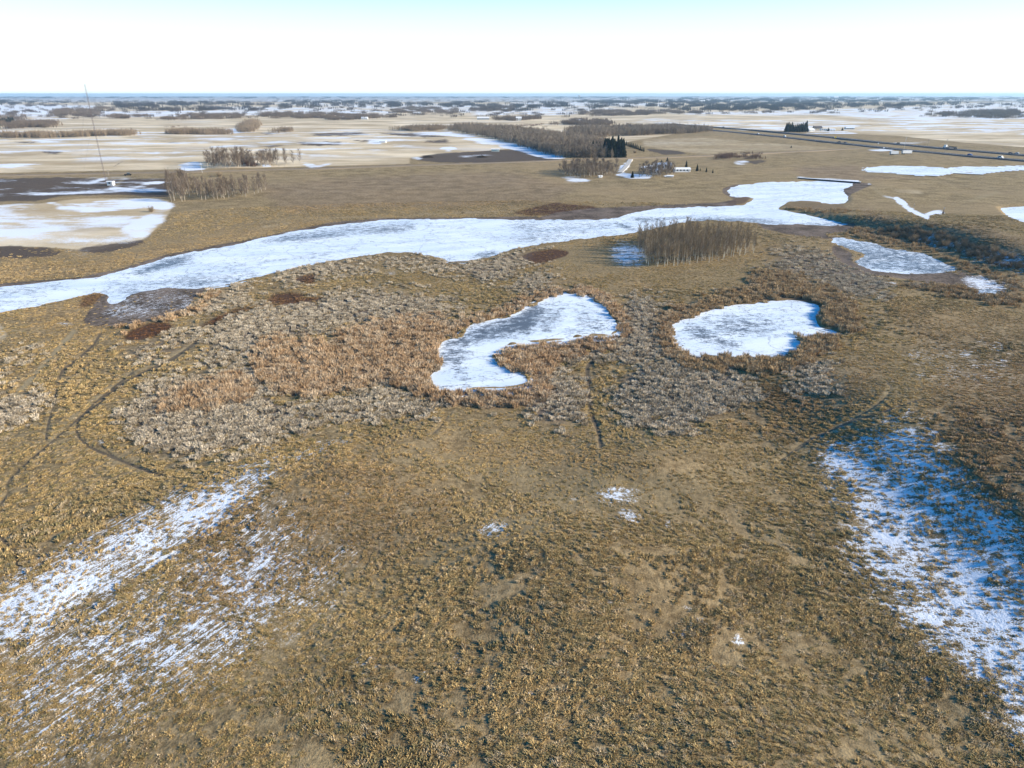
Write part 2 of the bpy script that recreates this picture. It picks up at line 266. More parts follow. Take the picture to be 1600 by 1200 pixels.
# --- reed beds
def ro(p, v=1, b=11): P('reedo', p, v, b)
def rp(p, v=1, b=26): P('reedp', p, v, b)
ro([(400,545),(430,530),(520,535),(560,510),(640,500),(700,500),(728,515),(690,530),(680,545),(690,565),(685,585),(668,595),(685,612),(740,615),(820,612),(835,600),(862,610),(850,630),(760,640),(690,628),(640,612),(600,592),(540,605),(480,622),(430,612),(405,580)])
ro([(245,640),(255,620),(290,600),(340,590),(395,600),(390,620),(330,635),(280,645)])
ro([(778,545),(840,540),(900,530),(955,528),(965,540),(900,552),(862,570),(850,592),(822,590),(790,575),(775,560)])
ro([(700,505),(780,492),(830,462),(870,450),(920,455),(960,470),(980,500),(974,532),(966,520),(964,505),(945,479),(905,463),(850,463),(820,481),(790,498),(740,506),(700,520)])
ro([(1032,540),(1025,500),(1060,482),(1120,462),(1160,455),(1180,430),(1240,430),(1280,450),(1330,470),(1330,500),(1300,512),(1285,505),(1272,492),(1288,477),(1230,467),(1150,476),(1062,503),(1049,515),(1056,535),(1085,558),(1150,558),(1228,562),(1245,548),(1262,536),(1236,528),(1300,524),(1310,535),(1270,560),(1200,582),(1080,572)])
ro([(1290,505),(1320,490),(1345,505),(1330,520)]); ro([(1400,438),(1500,446),(1570,462),(1600,475),(1600,482),(1500,462),(1400,448)], .9); ro([(1335,372),(1440,385),(1500,405),(1600,440),(1600,470),(1570,455),(1500,420),(1440,395),(1340,376)], .6)
ro([(1310,355),(1340,350),(1370,362),(1420,375),(1400,385),(1340,374)], .6); ro([(1215,322),(1245,312),(1280,314),(1320,318),(1330,330),(1300,338),(1240,328)], .5, 4); ro([(1130,322),(1150,308),(1175,307),(1165,318)], .8, 3)
ro([(170,520),(200,508),(250,500),(300,478),(320,455),(345,447),(330,470),(300,490),(270,505),(200,520)], .5)
rp([(195,640),(215,620),(260,598),(300,588),(340,580),(400,570),(400,610),(440,640),(500,630),(600,612),(650,625),(660,640),(560,650),(480,668),(400,690),(330,705),(260,712),(215,692),(195,660)])
rp([(320,520),(360,490),(430,478),(520,468),(560,457),(640,462),(720,480),(720,500),(640,502),(560,505),(500,520),(440,530),(420,545),(380,560),(330,575),(270,580),(300,560),(350,545)])
rp([(180,562),(190,545),(260,528),(310,505),(330,515),(280,548),(220,565)]); rp([(300,490),(325,460),(400,435),(420,440),(380,462),(340,480),(320,500)], .9)
rp([(815,612),(850,592),(900,590),(915,640),(880,665),(820,650)]); rp([(980,580),(1040,562),(1120,578),(1180,600),(1185,628),(1130,645),(1060,665),(990,655),(960,625)])
rp([(965,470),(1000,468),(1050,490),(1030,510),(1035,545),(1070,565),(1040,575),(980,560),(880,560),(865,575),(900,545),(970,540),(980,510)]); rp([(400,440),(500,412),(600,398),(640,396),(680,405),(760,412),(800,395),(860,385),(890,388),(830,400),(800,430),(780,440),(720,425),(640,410),(600,410),(520,425),(420,450)])
rp([(-100,660),(0,625),(60,612),(82,618),(60,650),(0,665),(-100,690)]); rp([(1225,575),(1290,560),(1310,590),(1290,620),(1240,600)], .8); rp([(1230,390),(1330,400),(1400,440),(1360,470),(1330,470),(1280,440),(1180,420)], .8)
rp([(800,440),(860,430),(900,450),(860,452),(820,470)], .9); rp([(600,600),(680,612),(760,635),(840,640),(800,650),(700,640),(620,630)], .8); rp([(890,335),(930,328),(965,325),(940,333)], .6, 4)
rp([(-50,560),(40,540),(80,550),(20,600),(-50,620)], .3, 14)
MASK['reed'] = np.maximum(MASK['reedo'], MASK['reedp'])
# --- wheel tracks, game trails
T = lambda pts, w_=2.2, v=.8, b=1.2: line('dtrk', pts, w_*1.3, min(1, v*1.15), b)
L_ = lambda pts, w_=3.5, v=.8, b=1.5: line('ltrk', pts, w_*1.5, v, b)
T([(928,545),(930,560),(918,575),(920,600),(920,625),(925,650),(935,675),(939,700)], 4.5, .95); T([(930,560),(925,580),(921,600)], 2, .7)
T([(320,525),(270,560),(200,595),(160,625),(125,655),(122,680),(140,698),(170,712),(200,724),(235,738),(262,745)], 3.0, .9); T([(150,692),(170,706),(190,722)], 2.2, .8)
T([(0,790),(12,770),(12,755),(40,725),(70,700),(110,665),(160,620),(210,580)], 2.4, .8); T([(72,690),(75,665),(85,630),(92,600),(98,580),(140,545),(158,520)], 3, .75); T([(90,600),(95,580),(120,555)], 2, .6)
T([(0,838),(15,855),(26,865),(28,885)], 4, .9); T([(160,560),(175,590),(172,600)], 2, .5)
T([(0,700),(60,650),(100,600),(150,560),(200,530)], 2, .6); T([(1250,740),(1300,700),(1370,665),(1440,640)], 2, .7); T([(60,800),(120,760),(230,690),(330,640)], 1.8, .4); T([(30,900),(140,840),(240,790)], 2, .6)
L_([(-20,655),(20,620),(60,580),(90,545),(118,515)], 5, .95); L_([(75,690),(110,655),(150,620),(200,585),(260,560),(320,530)], 4, .6)
T([(215,395),(205,415),(190,435)], 1.5, .6, .8); L_([(212,410),(220,400)], 2, .8, 1); T([(980,845),(1010,855)],2,.4)
T([(1230,712),(1260,690),(1320,662),(1360,640),(1385,620),(1392,605),(1385,598)], 2, .8); T([(1215,722),(1300,672),(1390,640),(1445,622)], 2, .8); T([(1180,700),(1240,668)], 2, .5); T([(1450,655),(1490,625)], 2, .4)
L_([(1140,740),(1200,722),(1260,695),(1330,660),(1380,625),(1388,600)], 5, .5, 4); T([(1050,700),(1120,720),(1200,725)], 1.5, .4); T([(1000,655),(1060,668),(1110,680)], 1.6, .5); T([(1120,770),(1140,755)], 2.5, .5)
T([(675,680),(690,665),(705,645)], 3, .6); T([(400,860),(520,800)], 1.5, .3); T([(240,880),(330,835),(200,905)], 2, .4); T([(0,545),(15,560),(10,580),(0,590)], 2, .6); P('straw', [(-40,510),(5,505),(15,525),(0,540),(-40,540)], .5, 3)
L_([(1362,292),(1380,305),(1405,318),(1430,335)], 3, .5, 1.5); L_([(1560,300),(1510,315)], 3, .5, 3); L_([(1500,300),(1510,325)], 3, .25, 5)
T([(1375,500),(1365,494),(1350,492)], 3, .6)
L_([(198,273),(190,282),(180,292)], 2.5, .8, 1); T([(195,250),(175,262)],1.2,.5,.8); L_([(985,250),(978,262),(968,275)], 3, .6, 1)
for m in ('mud','rust','dark','straw','brown','gold','bare','snow','wood','reedo','reedp','reed','dtrk','ltrk'): MASK.setdefault(m, np.zeros((NV, NU), np.float32))
# --- dark wind-swept streaks on the ice
def ic(p, v=.7, b=6): P('ice', p, min(.9, v*.95), b*1.5)
ic([(735,515),(800,498),(835,478),(860,480),(835,515),(780,530),(740,540),(700,545),(690,535),(730,525)], .82); ic([(680,548),(700,540),(740,545),(720,575),(690,580)], .6); ic([(700,580),(720,560),(740,570),(720,592)], .4)
ic([(850,480),(880,468),(880,500),(850,520),(830,515)], .5, 8); ic([(900,480),(950,500),(950,520),(900,520)], .33, 8)
ic([(1060,510),(1100,515),(1160,538),(1140,545),(1090,530)], .8); ic([(1080,500),(1160,490),(1240,500),(1160,530)], .5, 10); ic([(1260,515),(1325,515),(1300,525)], .5, 5)
ic([(200,430),(262,403),(300,398),(290,412),(230,425)], .8, 4); ic([(175,450),(230,440),(300,432),(350,430),(400,420),(400,432),(320,448),(250,450),(200,460)], .5, 8); ic([(400,378),(460,364),(560,352),(650,350),(650,360),(560,368),(460,378)], .52, 5)
ic([(960,345),(975,350),(1000,360),(985,362),(960,352)], .7, 3); ic([(985,340),(1040,340),(1100,335),(1060,343),(1000,348)], .6, 3); ic([(1060,345),(1100,340),(1200,342),(1240,350),(1180,350),(1100,348)], .6, 4); ic([(1240,350),(1330,345),(1320,352),(1260,353)], .5, 4)
ic([(740,397),(775,390),(775,400),(745,405)], .6, 3); ic([(400,410),(480,398),(560,386),(560,390),(480,402),(400,414)], .4, 3); ic([(1300,372),(1400,382),(1500,412),(1480,430),(1330,415)], .6, 4); ic([(1510,445),(1590,445),(1590,470),(1510,470)], .6, 4); ic([(1180,300),(1215,300),(1215,322),(1180,320)], .0)
ic([(-60,455),(100,442),(100,450),(-60,470)], .35, 6); ic([(800,345),(1000,345),(900,375),(800,380)], .3, 10)

# ------------------------------------------------------------------ relief
def vnoise(x, y, seed=0):
    xi = np.floor(x).astype(np.int64); yi = np.floor(y).astype(np.int64); fx = x-xi; fy = y-yi
    fx = fx*fx*(3-2*fx); fy = fy*fy*(3-2*fy)
    def h(a, b):
        n = (a*374761393+b*668265263+seed*1442695041) & 0x7fffffff
        n = ((n ^ (n >> 13))*1274126177) & 0x7fffffff
        return ((n ^ (n >> 16)) & 0xffff)/65535.0
    return (h(xi, yi)*(1-fx)+h(xi+1, yi)*fx)*(1-fy)+(h(xi, yi+1)*(1-fx)+h(xi+1, yi+1)*fx)*fy
def sig(t): return 1/(1+np.exp(-np.clip(t, -30, 30)))
def hills(x, y):
    r = np.hypot(x, y)
    h = (vnoise(x/52, y/52, 1)-.5)*2.6+(vnoise(x/21, y/21, 2)-.5)*1.1
    near = sig((190-r)/30)
    h = h*(.35+.65*near)
    h = h+(vnoise(x/5.0, y/5.0, 3)-.5)*.28*near
    # rise on the right, its lee side holds the snow
    h = h+7.4*sig((x-67+.1*(y-95))/5.2)*sig((140-y)/14.0)*(1-.45*sig((70-y)/7))
    # mound behind the creek with a steep bank on its left
    xb = 170-.45*np.clip(y-310, 0, 80)
    h = h+7.0*sig((x-xb-18)/3.4)*sig((y-215)/16)*sig((365-y)/18)*(1-.6*sig((x-xb-120)/40))
    h = h+2.6*np.exp(-((x+34)/26)**2-((y-98)/13)**2)+2.0*np.exp(-((x-12)/20)**2-((y-78)/12)**2)+1.6*np.exp(-((x-30)/14)**2-((y-112)/12)**2)
    h = h+np.clip(r-700, 0, 1e9)*0
    h = h+(vnoise(x/900, y/900, 5)-.5)*10*sig((r-2500)/500)+(vnoise(x/260, y/260, 6)-.5)*3*sig((r-700)/80)
    return h
def H(x, y):
    x = np.asarray(x, float); y = np.asarray(y, float)
    hz = hills(x, y); u, v = project(x, y, hz)
    front = y > 5
    lk = np.where(front, sample('water', u, v), 0); flat = np.clip(lk*3, 0, 1)
    mud = np.where(front, sample('mud', u, v), 0)
    reed = np.where(front, sample('reed', u, v), 0)
    dt = np.where(front, sample('dtrk', u, v), 0)
    base = hz*(1-np.clip(flat+mud*.8, 0, 1))*(1-.4*reed)
    rg = (vnoise(x/2.2, y/2.2, 31)-.5)*.5+(vnoise(x/7.5, y/7.5, 32)-.5)*.45
    s = np.clip((lk+rg*np.clip(1-abs(lk-.5)*2, 0, 1)-.25)/.5, 0, 1)
    return base+0.12*(1-flat)*(1-mud)-.40*s-.16*dt
def at(u, v):
    z = 0.0
    for _ in range(14):
        x, y = to_plane(u, v, z); z = z*.4+.6*float(H(np.array([x]), np.array([y]))[0])
    return Vector((float(x), float(y), z))
def mpp(v, z=0):
    _, ry, rz = ray(CX, v); t = (z-CAMZ)/rz; return t/F      # metres per px across

# ------------------------------------------------------------------ helpers
def tag(o, label=None, cat=None, group=None, kind=None):
    for k, val in (('label', label), ('category', cat), ('group', group), ('kind', kind)):
        if val: o[k] = val
    return o
def mk(name, me, parent=None, loc=None, rz=0):
    o = bpy.data.objects.new(name, me); COL.objects.link(o)
    if parent: o.parent = parent
    if loc is not None: o.location = loc
    o.rotation_euler.z = rz
    return o
def mesh(name, V, Fc, mats, mi=None, smooth=False):
    me = bpy.data.meshes.new(name); me.from_pydata([tuple(v) for v in V], [], [tuple(f) for f in Fc])
    for m in (mats if isinstance(mats, (list, tuple)) else [mats]): me.materials.append(m)
    if mi is not None: me.polygons.foreach_set('material_index', mi)
    if smooth: me.polygons.foreach_set('use_smooth', [True]*len(me.polygons))
    me.update(); return me
class N:
    def __init__(s, tree): s.t = tree
    def n(s, ty, **kw):
        d = s.t.nodes.new(ty)
        for k, v in kw.items(): setattr(d, k, v)
        return d
    def l(s, a, b): s.t.links.new(a, b)
    def val(s, sock, v):
        if isinstance(v, bpy.types.NodeSocket): s.l(v, sock)
        else:
            if isinstance(v, (tuple, list)) and len(v) == 3 and sock.type == 'RGBA': v = (*v, 1)
            sock.default_value = v
    def m(s, op, a, b=0.0, c=None, clamp=False):
        d = s.n('ShaderNodeMath', operation=op); d.use_clamp = clamp
        s.val(d.inputs[0], a); s.val(d.inputs[1], b)
        if c is not None: s.val(d.inputs[2], c)
        return d.outputs[0]
    def mix(s, f, a, b, bt='MIX'):
        d = s.n('ShaderNodeMix', data_type='RGBA', blend_type=bt); s.val(d.inputs[0], f); s.val(d.inputs[6], a); s.val(d.inputs[7], b); return d.outputs[2]
    def noise(s, vec, sc, det=5, rough=.55, dist=0):
        d = s.n('ShaderNodeTexNoise'); s.l(vec, d.inputs['Vector']); d.inputs['Scale'].default_value = sc; d.inputs['Detail'].default_value = det; d.inputs['Roughness'].default_value = rough; d.inputs['Distortion'].default_value = dist; return d.outputs[0]
    def ss(s, x, a, b):
        d = s.n('ShaderNodeMapRange', interpolation_type='SMOOTHSTEP'); s.val(d.inputs[0], x); s.val(d.inputs[1], a); s.val(d.inputs[2], b); return d.outputs[0]
    def attr(s, nm, ty='GEOMETRY', out='Fac'):
        d = s.n('ShaderNodeAttribute', attribute_name=nm, attribute_type=ty); return d.outputs[out]
    def mapv(s, vec, rot=0, sc=(1, 1, 1)):
        d = s.n('ShaderNodeMapping'); s.l(vec, d.inputs[0]); d.vector_type = 'TEXTURE'; d.inputs['Rotation'].default_value = (0, 0, rot); d.inputs['Scale'].default_value = tuple(1/k for k in sc); return d.outputs[0]
def newmat(name, rough=.9):
    m = bpy.data.materials.new(name); m.use_nodes = True; b = m.node_tree.nodes['Principled BSDF']
    b.inputs['Roughness'].default_value = rough; b.inputs['Specular IOR Level'].default_value = .15
    return m, N(m.node_tree), b
def simple(name, c, rough=.8, var=.12, sc=1.5, metal=0):
    m, q, b = newmat(name, rough); b.inputs['Metallic'].default_value = metal
    tc = q.n('ShaderNodeTexCoord').outputs['Object']; n1 = q.noise(tc, sc, 4)
    q.l(q.mix(n1, tuple(x*(1-var) for x in c), tuple(min(1, x*(1+var)) for x in c)), b.inputs['Base Color']); return m

# ------------------------------------------------------------------ ground material
SNOW = (.78, .83, .89)
def make_ground_mat():
    m, q, b = newmat('prairie', .95); b.inputs['Specular IOR Level'].default_value = .05
    g = q.n('ShaderNodeNewGeometry').outputs['Position']
    big = q.noise(g, .012, 5); mid = q.noise(g, .09, 6, .6); fine = q.noise(g, .9, 6, .65); vfine = q.noise(g, 5.0, 4, .6)
    st1 = q.noise(q.mapv(g, 0, (.006, .012, .03)), 1.0, 6, .65)                 # rows along x for the far fields
    t = q.m('ADD', q.m('MULTIPLY', fine, .6), q.m('MULTIPLY', mid, .4))
    gr = q.mix(q.ss(t, .35, .66), (.13, .093, .045), (.42, .315, .165))
    gr = q.mix(q.ss(big, .4, .65), gr, q.mix(.5, gr, (.34, .25, .14)))
    gr = q.mix(q.m('MULTIPLY', q.attr('brown'), .75), gr, q.mix(q.ss(t, .35, .66), (.13, .09, .055), (.35, .255, .165)))
    gr = q.mix(q.m('MULTIPLY', q.attr('gold'), .85), gr, q.mix(q.ss(t, .35, .66), (.20, .125, .055), (.52, .37, .19)))
    gr = q.mix(q.m('MULTIPLY', q.attr('bare'), .85), gr, q.mix(q.ss(t, .3, .7), (.19, .142, .075), (.29, .225, .125)))
    sy = q.n('ShaderNodeVectorMath', operation='LENGTH'); q.l(g, sy.inputs[0]); litter_shade = q.m('SUBTRACT', 1, q.ss(sy.outputs['Value'], 300, 560))  # near ground colour darkened for dead litter and for shade between tussocks
    gr = q.mix(q.m('MULTIPLY', q.m('MULTIPLY', litter_shade, .42), q.m('SUBTRACT', 1, q.m('MULTIPLY', q.attr('bare'), .8))), gr, q.mix(q.ss(q.m('ADD', q.m('MULTIPLY', fine, .5), q.m('MULTIPLY', vfine, .5)), .38, .64), (.08, .056, .03), (.36, .26, .135)))
    # pale straw stubble
    stc = q.mix(q.ss(st1, .36, .66), (.44, .335, .20), (.80, .665, .46))
    stc = q.mix(q.ss(q.noise(q.mapv(g, .15, (.004, .007, .01)), 1.0, 6, .6), .56, .66), stc, (.46, .36, .22))
    dust = q.ss(q.noise(q.mapv(g, -.1, (.004, .008, .01)), 1.0, 7, .68), .53, .66)
    stc = q.mix(q.m('MULTIPLY', dust, .32), stc, (.80, .80, .80))
    def edge(nm, lo=.42, hi=.58, k=.5, nz=None):
        a = q.attr(nm); z = q.m('MULTIPLY', q.m('SUBTRACT', nz or t, .5), k)
        return q.ss(q.m('ADD', a, z), lo, hi), a
    f, a = edge('straw', .3, .7, .5); c = q.mix(f, gr, stc)
    f, a = edge('dark', .22, .62, 1.7, mid); c = q.mix(q.m('MULTIPLY', f, .93), c, q.mix(fine, (.04, .031, .027), (.15, .115, .09)))
    f, a = edge('rust', .25, .7, 1.6); c = q.mix(f, c, q.mix(fine, (.04, .022, .015), (.14, .078, .048)))
    f, a = edge('mud', .3, .6, 1.1); c = q.mix(q.m('MULTIPLY', f, .92), c, q.mix(q.ss(q.m('ADD', q.m('MULTIPLY', mid, .5), q.m('MULTIPLY', fine, .5)), .38, .62), (.055, .042, .034), (.21, .165, .135)))
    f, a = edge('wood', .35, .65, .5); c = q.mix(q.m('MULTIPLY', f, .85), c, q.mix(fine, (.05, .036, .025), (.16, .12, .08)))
    f, a = edge('reedp', .3, .7, .6); c = q.mix(q.m('MULTIPLY', f, .8), c, q.mix(fine, (.075, .06, .05), (.22, .18, .15)))
    f, a = edge('reedo', .3, .7, .6); c = q.mix(q.m('MULTIPLY', f, .8), c, q.mix(fine, (.06, .04, .03), (.18, .12, .08)))
    c = q.mix(q.m('MULTIPLY', q.attr('ltrk'), .7, clamp=True), c, (.36, .29, .17))
    dtk = q.attr('dtrk'); dk = q.ss(q.m('ADD', dtk, q.m('MULTIPLY', q.m('SUBTRACT', fine, .5), .7)), .35, .6); c = q.mix(q.m('MULTIPLY', dk, .75), c, (.09, .075, .06))
    # thin snow: coverage falls out of noise against the survey value; rows run with the drill lines on the left slope
    sx = q.n('ShaderNodeSeparateXYZ'); q.l(g, sx.inputs[0])
    rowsL = q.noise(q.mapv(g, math.radians(60), (.25, 2.6, 1)), 1.0, 7, .7)
    rowsR = q.noise(q.mapv(g, math.radians(-14), (.35, .9, 1)), 1.0, 8, .72)
    side = q.ss(sx.outputs[0], -10, 25)
    rows = q.m('ADD', q.m('MULTIPLY', rowsL, q.m('SUBTRACT', 1, side)), q.m('MULTIPLY', rowsR, side))
    sn_ = q.m('ADD', q.m('MULTIPLY', rows, .42), q.m('ADD', q.m('MULTIPLY', fine, .26), q.m('MULTIPLY', vfine, .32)))
    far = q.ss(sx.outputs[1], 180, 420)
    sfar = q.noise(q.mapv(g, .05, (.010, .018, .02)), 1.0, 8, .68)
    snz = q.mix(far, sn_, sfar)
    a = q.attr('snow'); a = q.m('MULTIPLY', a, q.m('ADD', 1, q.m('MULTIPLY', q.m('MULTIPLY', q.m('SUBTRACT', q.noise(g, .16, 3, .6), .5), 2.6), q.m('SUBTRACT', 1, far))), clamp=True)
    # coverage a in 0..1 ; threshold 1-a against noise stretched to 0..1
    z = q.ss(snz, .39, .61)
    cov = q.ss(q.m('ADD', a, q.m('SUBTRACT', z, 1.0)), -.16, .24)
    d_ = q.m('ADD', a, q.m('SUBTRACT', z, 1.0)); soft = q.ss(d_, -.22, .30); cov = q.m('ADD', q.m('MULTIPLY', cov, q.m('SUBTRACT', 1, far)), q.m('MULTIPLY', soft, far))
    cov = q.m('MULTIPLY', cov, q.ss(a, .05, .2))
    c = q.mix(q.m('MULTIPLY', cov, .93), c, SNOW)
    q.l(c, b.inputs['Base Color'])
    bp = q.n('ShaderNodeBump'); bp.inputs['Strength'].default_value = .9; bp.inputs['Distance'].default_value = .35
    q.l(q.m('ADD', q.m('MULTIPLY', fine, .7), q.m('MULTIPLY', vfine, .3)), bp.inputs['Height']); q.l(bp.outputs[0], b.inputs['Normal'])
    return m
def make_ice_mat():
    m, q, b = newmat('snowy_ice', .55); b.inputs['Specular IOR Level'].default_value = .3
    g = q.n('ShaderNodeNewGeometry').outputs['Position']
    s1 = q.noise(q.mapv(g, math.radians(14), (.35, 2.4, 1)), 1.0, 8, .75, .8); s2 = q.noise(g, .35, 9, .75); s3 = q.noise(g, 3.0, 6, .8)
    z = q.m('ADD', q.m('MULTIPLY', s1, .45), q.m('ADD', q.m('MULTIPLY', s2, .3), q.m('MULTIPLY', s3, .25)))
    z = q.ss(z, .42, .58)
    a = q.m('ADD', q.attr('ice'), q.m('MULTIPLY', q.m('SUBTRACT', q.noise(g, .05, 4), .43), .9))
    # thin wandering cracks / animal trails
    vo = q.n('ShaderNodeTexVoronoi', feature='DISTANCE_TO_EDGE'); wv = q.n('ShaderNodeVectorMath', operation='ADD')
    nc = q.n('ShaderNodeTexNoise'); q.l(g, nc.inputs['Vector']); nc.inputs['Scale'].default_value = .08; nc.inputs['Detail'].default_value = 6
    sc = q.n('ShaderNodeVectorMath', operation='SCALE'); q.l(nc.outputs['Color'], sc.inputs[0]); sc.inputs['Scale'].default_value = 18
    q.l(g, wv.inputs[0]); q.l(sc.outputs[0], wv.inputs[1]); q.l(wv.outputs[0], vo.inputs['Vector']); vo.inputs['Scale'].default_value = .055
    crack = q.m('MULTIPLY', q.m('SUBTRACT', 1, q.ss(vo.outputs['Distance'], .003, .020)), q.ss(s3, .44, .54))
    cov = q.ss(q.m('ADD', a, q.m('SUBTRACT', z, 1.0)), -.08, .06)
    cov = q.m('MAXIMUM', q.m('MULTIPLY', cov, .9), q.m('MULTIPLY', crack, .6))
    snow = q.mix(q.ss(q.noise(q.mapv(g, .3, (.03, .12, 1)), 1, 6, .6), .35, .65), (.66, .75, .83), (.80, .86, .90))
    q.l(q.mix(cov, snow, (.05, .055, .065)), b.inputs['Base Color'])
    q.l(q.m('SUBTRACT', .75, q.m('MULTIPLY', cov, .35)), b.inputs['Roughness'])
    bp = q.n('ShaderNodeBump'); bp.inputs['Strength'].default_value = .25; bp.inputs['Distance'].default_value = .1; q.l(s2, bp.inputs['Height']); q.l(bp.outputs[0], b.inputs['Normal'])
    return m
GM = make_ground_mat(); IM = make_ice_mat()

# ------------------------------------------------------------------ ground sheet: polar grid, fine where the photo looks
fine_az = np.radians(np.arange(-50, 50.01, .125)); coarse = np.radians(np.arange(53, 309, 4.5))
az = np.concatenate([fine_az, coarse])
vv = []; y_ = 1290.0
while y_ > 149.2:
    vv.append(y_); y_ -= 2.6 if y_ > 700 else (1.7 if y_ > 300 else (1.0 if y_ > 200 else .6))
rr = np.array([to_plane(CX, a, 0)[1] for a in vv]); rr = rr[rr < 24000]
rr = np.concatenate([[4, 14, 26], rr[rr > 34]]); NA, NR = len(az), len(rr)
A_, R_ = np.meshgrid(az, rr)
GX = (R_*np.sin(A_)).ravel(); GY = (R_*np.cos(A_)).ravel(); GZ = H(GX, GY)
idx = np.arange(NA*NR).reshape(NR, NA)
a0 = idx[:-1, :]; a1 = np.roll(idx, -1, 1)[:-1, :]; b0 = idx[1:, :]; b1 = np.roll(idx, -1, 1)[1:, :]
quads = np.stack([a0, b0, b1, a1], -1).reshape(-1, 4)
def big_mesh(name, co, quads, mat):
    me = bpy.data.meshes.new(name); nv, nq = len(co), len(quads)
    me.vertices.add(nv); me.vertices.foreach_set('co', co.astype(np.float32).ravel())
    me.loops.add(nq*4); me.loops.foreach_set('vertex_index', quads.astype(np.int32).ravel())
    me.polygons.add(nq); me.polygons.foreach_set('loop_start', np.arange(0, nq*4, 4, dtype=np.int32)); me.polygons.foreach_set('use_smooth', np.ones(nq, bool))
    me.materials.append(mat); me.update(calc_edges=True); me.validate(); return me
def put(me, nm, arr, ty='FLOAT'):
    at_ = me.attributes.new(nm, ty, 'POINT'); at_.data.foreach_set('color' if ty == 'FLOAT_COLOR' else 'value', np.ascontiguousarray(arr, np.float32).ravel())
co = np.stack([GX, GY, GZ], 1); co = np.vstack([co, [[0, 0, 0.1]]])
gme = big_mesh('ground', co, quads, GM)
gu, gv = project(co[:, 0], co[:, 1], co[:, 2]); frontm = co[:, 1] > 5
for nm in ('straw','dark','rust','mud','wood','reedp','reedo','ltrk','dtrk','snow','brown','gold','bare'):
    put(gme, nm, np.where(frontm, sample(nm, gu, gv), 0))
ground = mk('ground', gme); tag(ground, 'tan winter prairie of dry grass and stubble with thin patches of snow', None, None, 'structure')
# disc below the camera foot (outside the picture)
cap = mk('ground_patch', mesh('ground_patch', [(5*math.sin(a), 5*math.cos(a), .05) for a in np.linspace(0, 6.2832, 24, endpoint=False)], [tuple(range(24))[::-1]], GM)); tag(cap, 'dry grass directly under the viewpoint', None, None, 'structure')
# snow covered ice sheets
names = {'lake': ('frozen_lake', 'long snow covered frozen lake winding across the marsh'), 'pondc': ('frozen_pond', 'hooked frozen pond among orange reeds in the middle of the marsh'), 'pondr': ('frozen_pond', 'rounded frozen pond ringed by reeds right of the hooked one'),
 'creek': ('frozen_creek', 'streaky frozen creek below the dark snowy bank'), 'slim': ('frozen_pond', 'slim white pond just below the highway trailers'), 'edge': ('frozen_pond', 'small frozen pond cut by the right edge behind the mound'), 'trick': ('frozen_creek', 'last thin ice patch of the creek by the right edge')}
uu, vvv = project(GX, GY, np.full_like(GX, -.13))
icev = np.where(GY > 5, sample('ice', uu, vvv), 0)
for k, (nm, lab) in names.items():
    mv = np.where(GY > 5, sample(k, uu, vvv), 0)
    sel = (mv[quads] > .12).any(1); qs = quads[sel]
    used, inv = np.unique(qs, return_inverse=True)
    me = big_mesh(nm, np.stack([GX[used], GY[used], np.full(len(used), -.13)], 1), inv.reshape(-1, 4), IM); put(me, 'ice', icev[used])
    tag(mk(nm, me), lab, None, None, 'structure')

# ------------------------------------------------------------------ geometry-node scatter
def scatter(name, pts, col, scl, rot, idx_, protos, label, cat):
    me = bpy.data.meshes.new(name); me.vertices.add(len(pts)); me.vertices.foreach_set('co', pts.astype(np.float32).ravel())
    put(me, 'tcol', np.concatenate([col, np.ones((len(col), 1))], 1), 'FLOAT_COLOR'); put(me, 'rz', rot)
    a = me.attributes.new('scl', 'FLOAT_VECTOR', 'POINT'); a.data.foreach_set('vector', scl.astype(np.float32).ravel())
    a = me.attributes.new('pick', 'INT', 'POINT'); a.data.foreach_set('value', idx_.astype(np.int32))
    o = mk(name, me); ng = bpy.data.node_groups.new(name, 'GeometryNodeTree')
    ng.interface.new_socket('Geometry', in_out='INPUT', socket_type='NodeSocketGeometry'); ng.interface.new_socket('Geometry', in_out='OUTPUT', socket_type='NodeSocketGeometry')
    q = N(ng); gi = q.n('NodeGroupInput'); go = q.n('NodeGroupOutput'); j = q.n('GeometryNodeJoinGeometry')
    def na(nm, ty): d = q.n('GeometryNodeInputNamedAttribute', data_type=ty); d.inputs[0].default_value = nm; return d.outputs[0]
    for k, pr in enumerate(protos):
        ip = q.n('GeometryNodeInstanceOnPoints'); q.l(gi.outputs[0], ip.inputs['Points'])
        c = q.n('FunctionNodeCompare', data_type='INT', operation='EQUAL'); q.l(na('pick', 'INT'), c.inputs[2]); c.inputs[3].default_value = k; q.l(c.outputs[0], ip.inputs['Selection'])
        oi = q.n('GeometryNodeObjectInfo'); oi.inputs[0].default_value = pr; oi.inputs['As Instance'].default_value = True; q.l(oi.outputs['Geometry'], ip.inputs['Instance'])
        cx = q.n('ShaderNodeCombineXYZ'); q.l(na('rz', 'FLOAT'), cx.inputs[2]); q.l(cx.outputs[0], ip.inputs['Rotation']); q.l(na('scl', 'FLOAT_VECTOR'), ip.inputs['Scale']); q.l(ip.outputs[0], j.inputs[0])
    q.l(j.outputs[0], go.inputs[0]); md = o.modifiers.new('scatter', 'NODES'); md.node_group = ng
    tag(o, label, cat, None, 'stuff'); return o
def proto(name, me): return bpy.data.objects.new(name, me)       # not linked to the scene
def leafmat(name, lo=.5, hi=1.35, rootdark=None, translucent=0):
    m, q, b = newmat(name, .9); b.inputs['Specular IOR Level'].default_value = .05
    c = q.attr('tcol', 'INSTANCER', 'Color'); s = q.attr('shade')
    q.l(q.mix(1.0, c, q.mix(s, (lo,)*3, (hi,)*3), 'MULTIPLY'), b.inputs['Base Color']); return m
TM = leafmat('dry_blades')
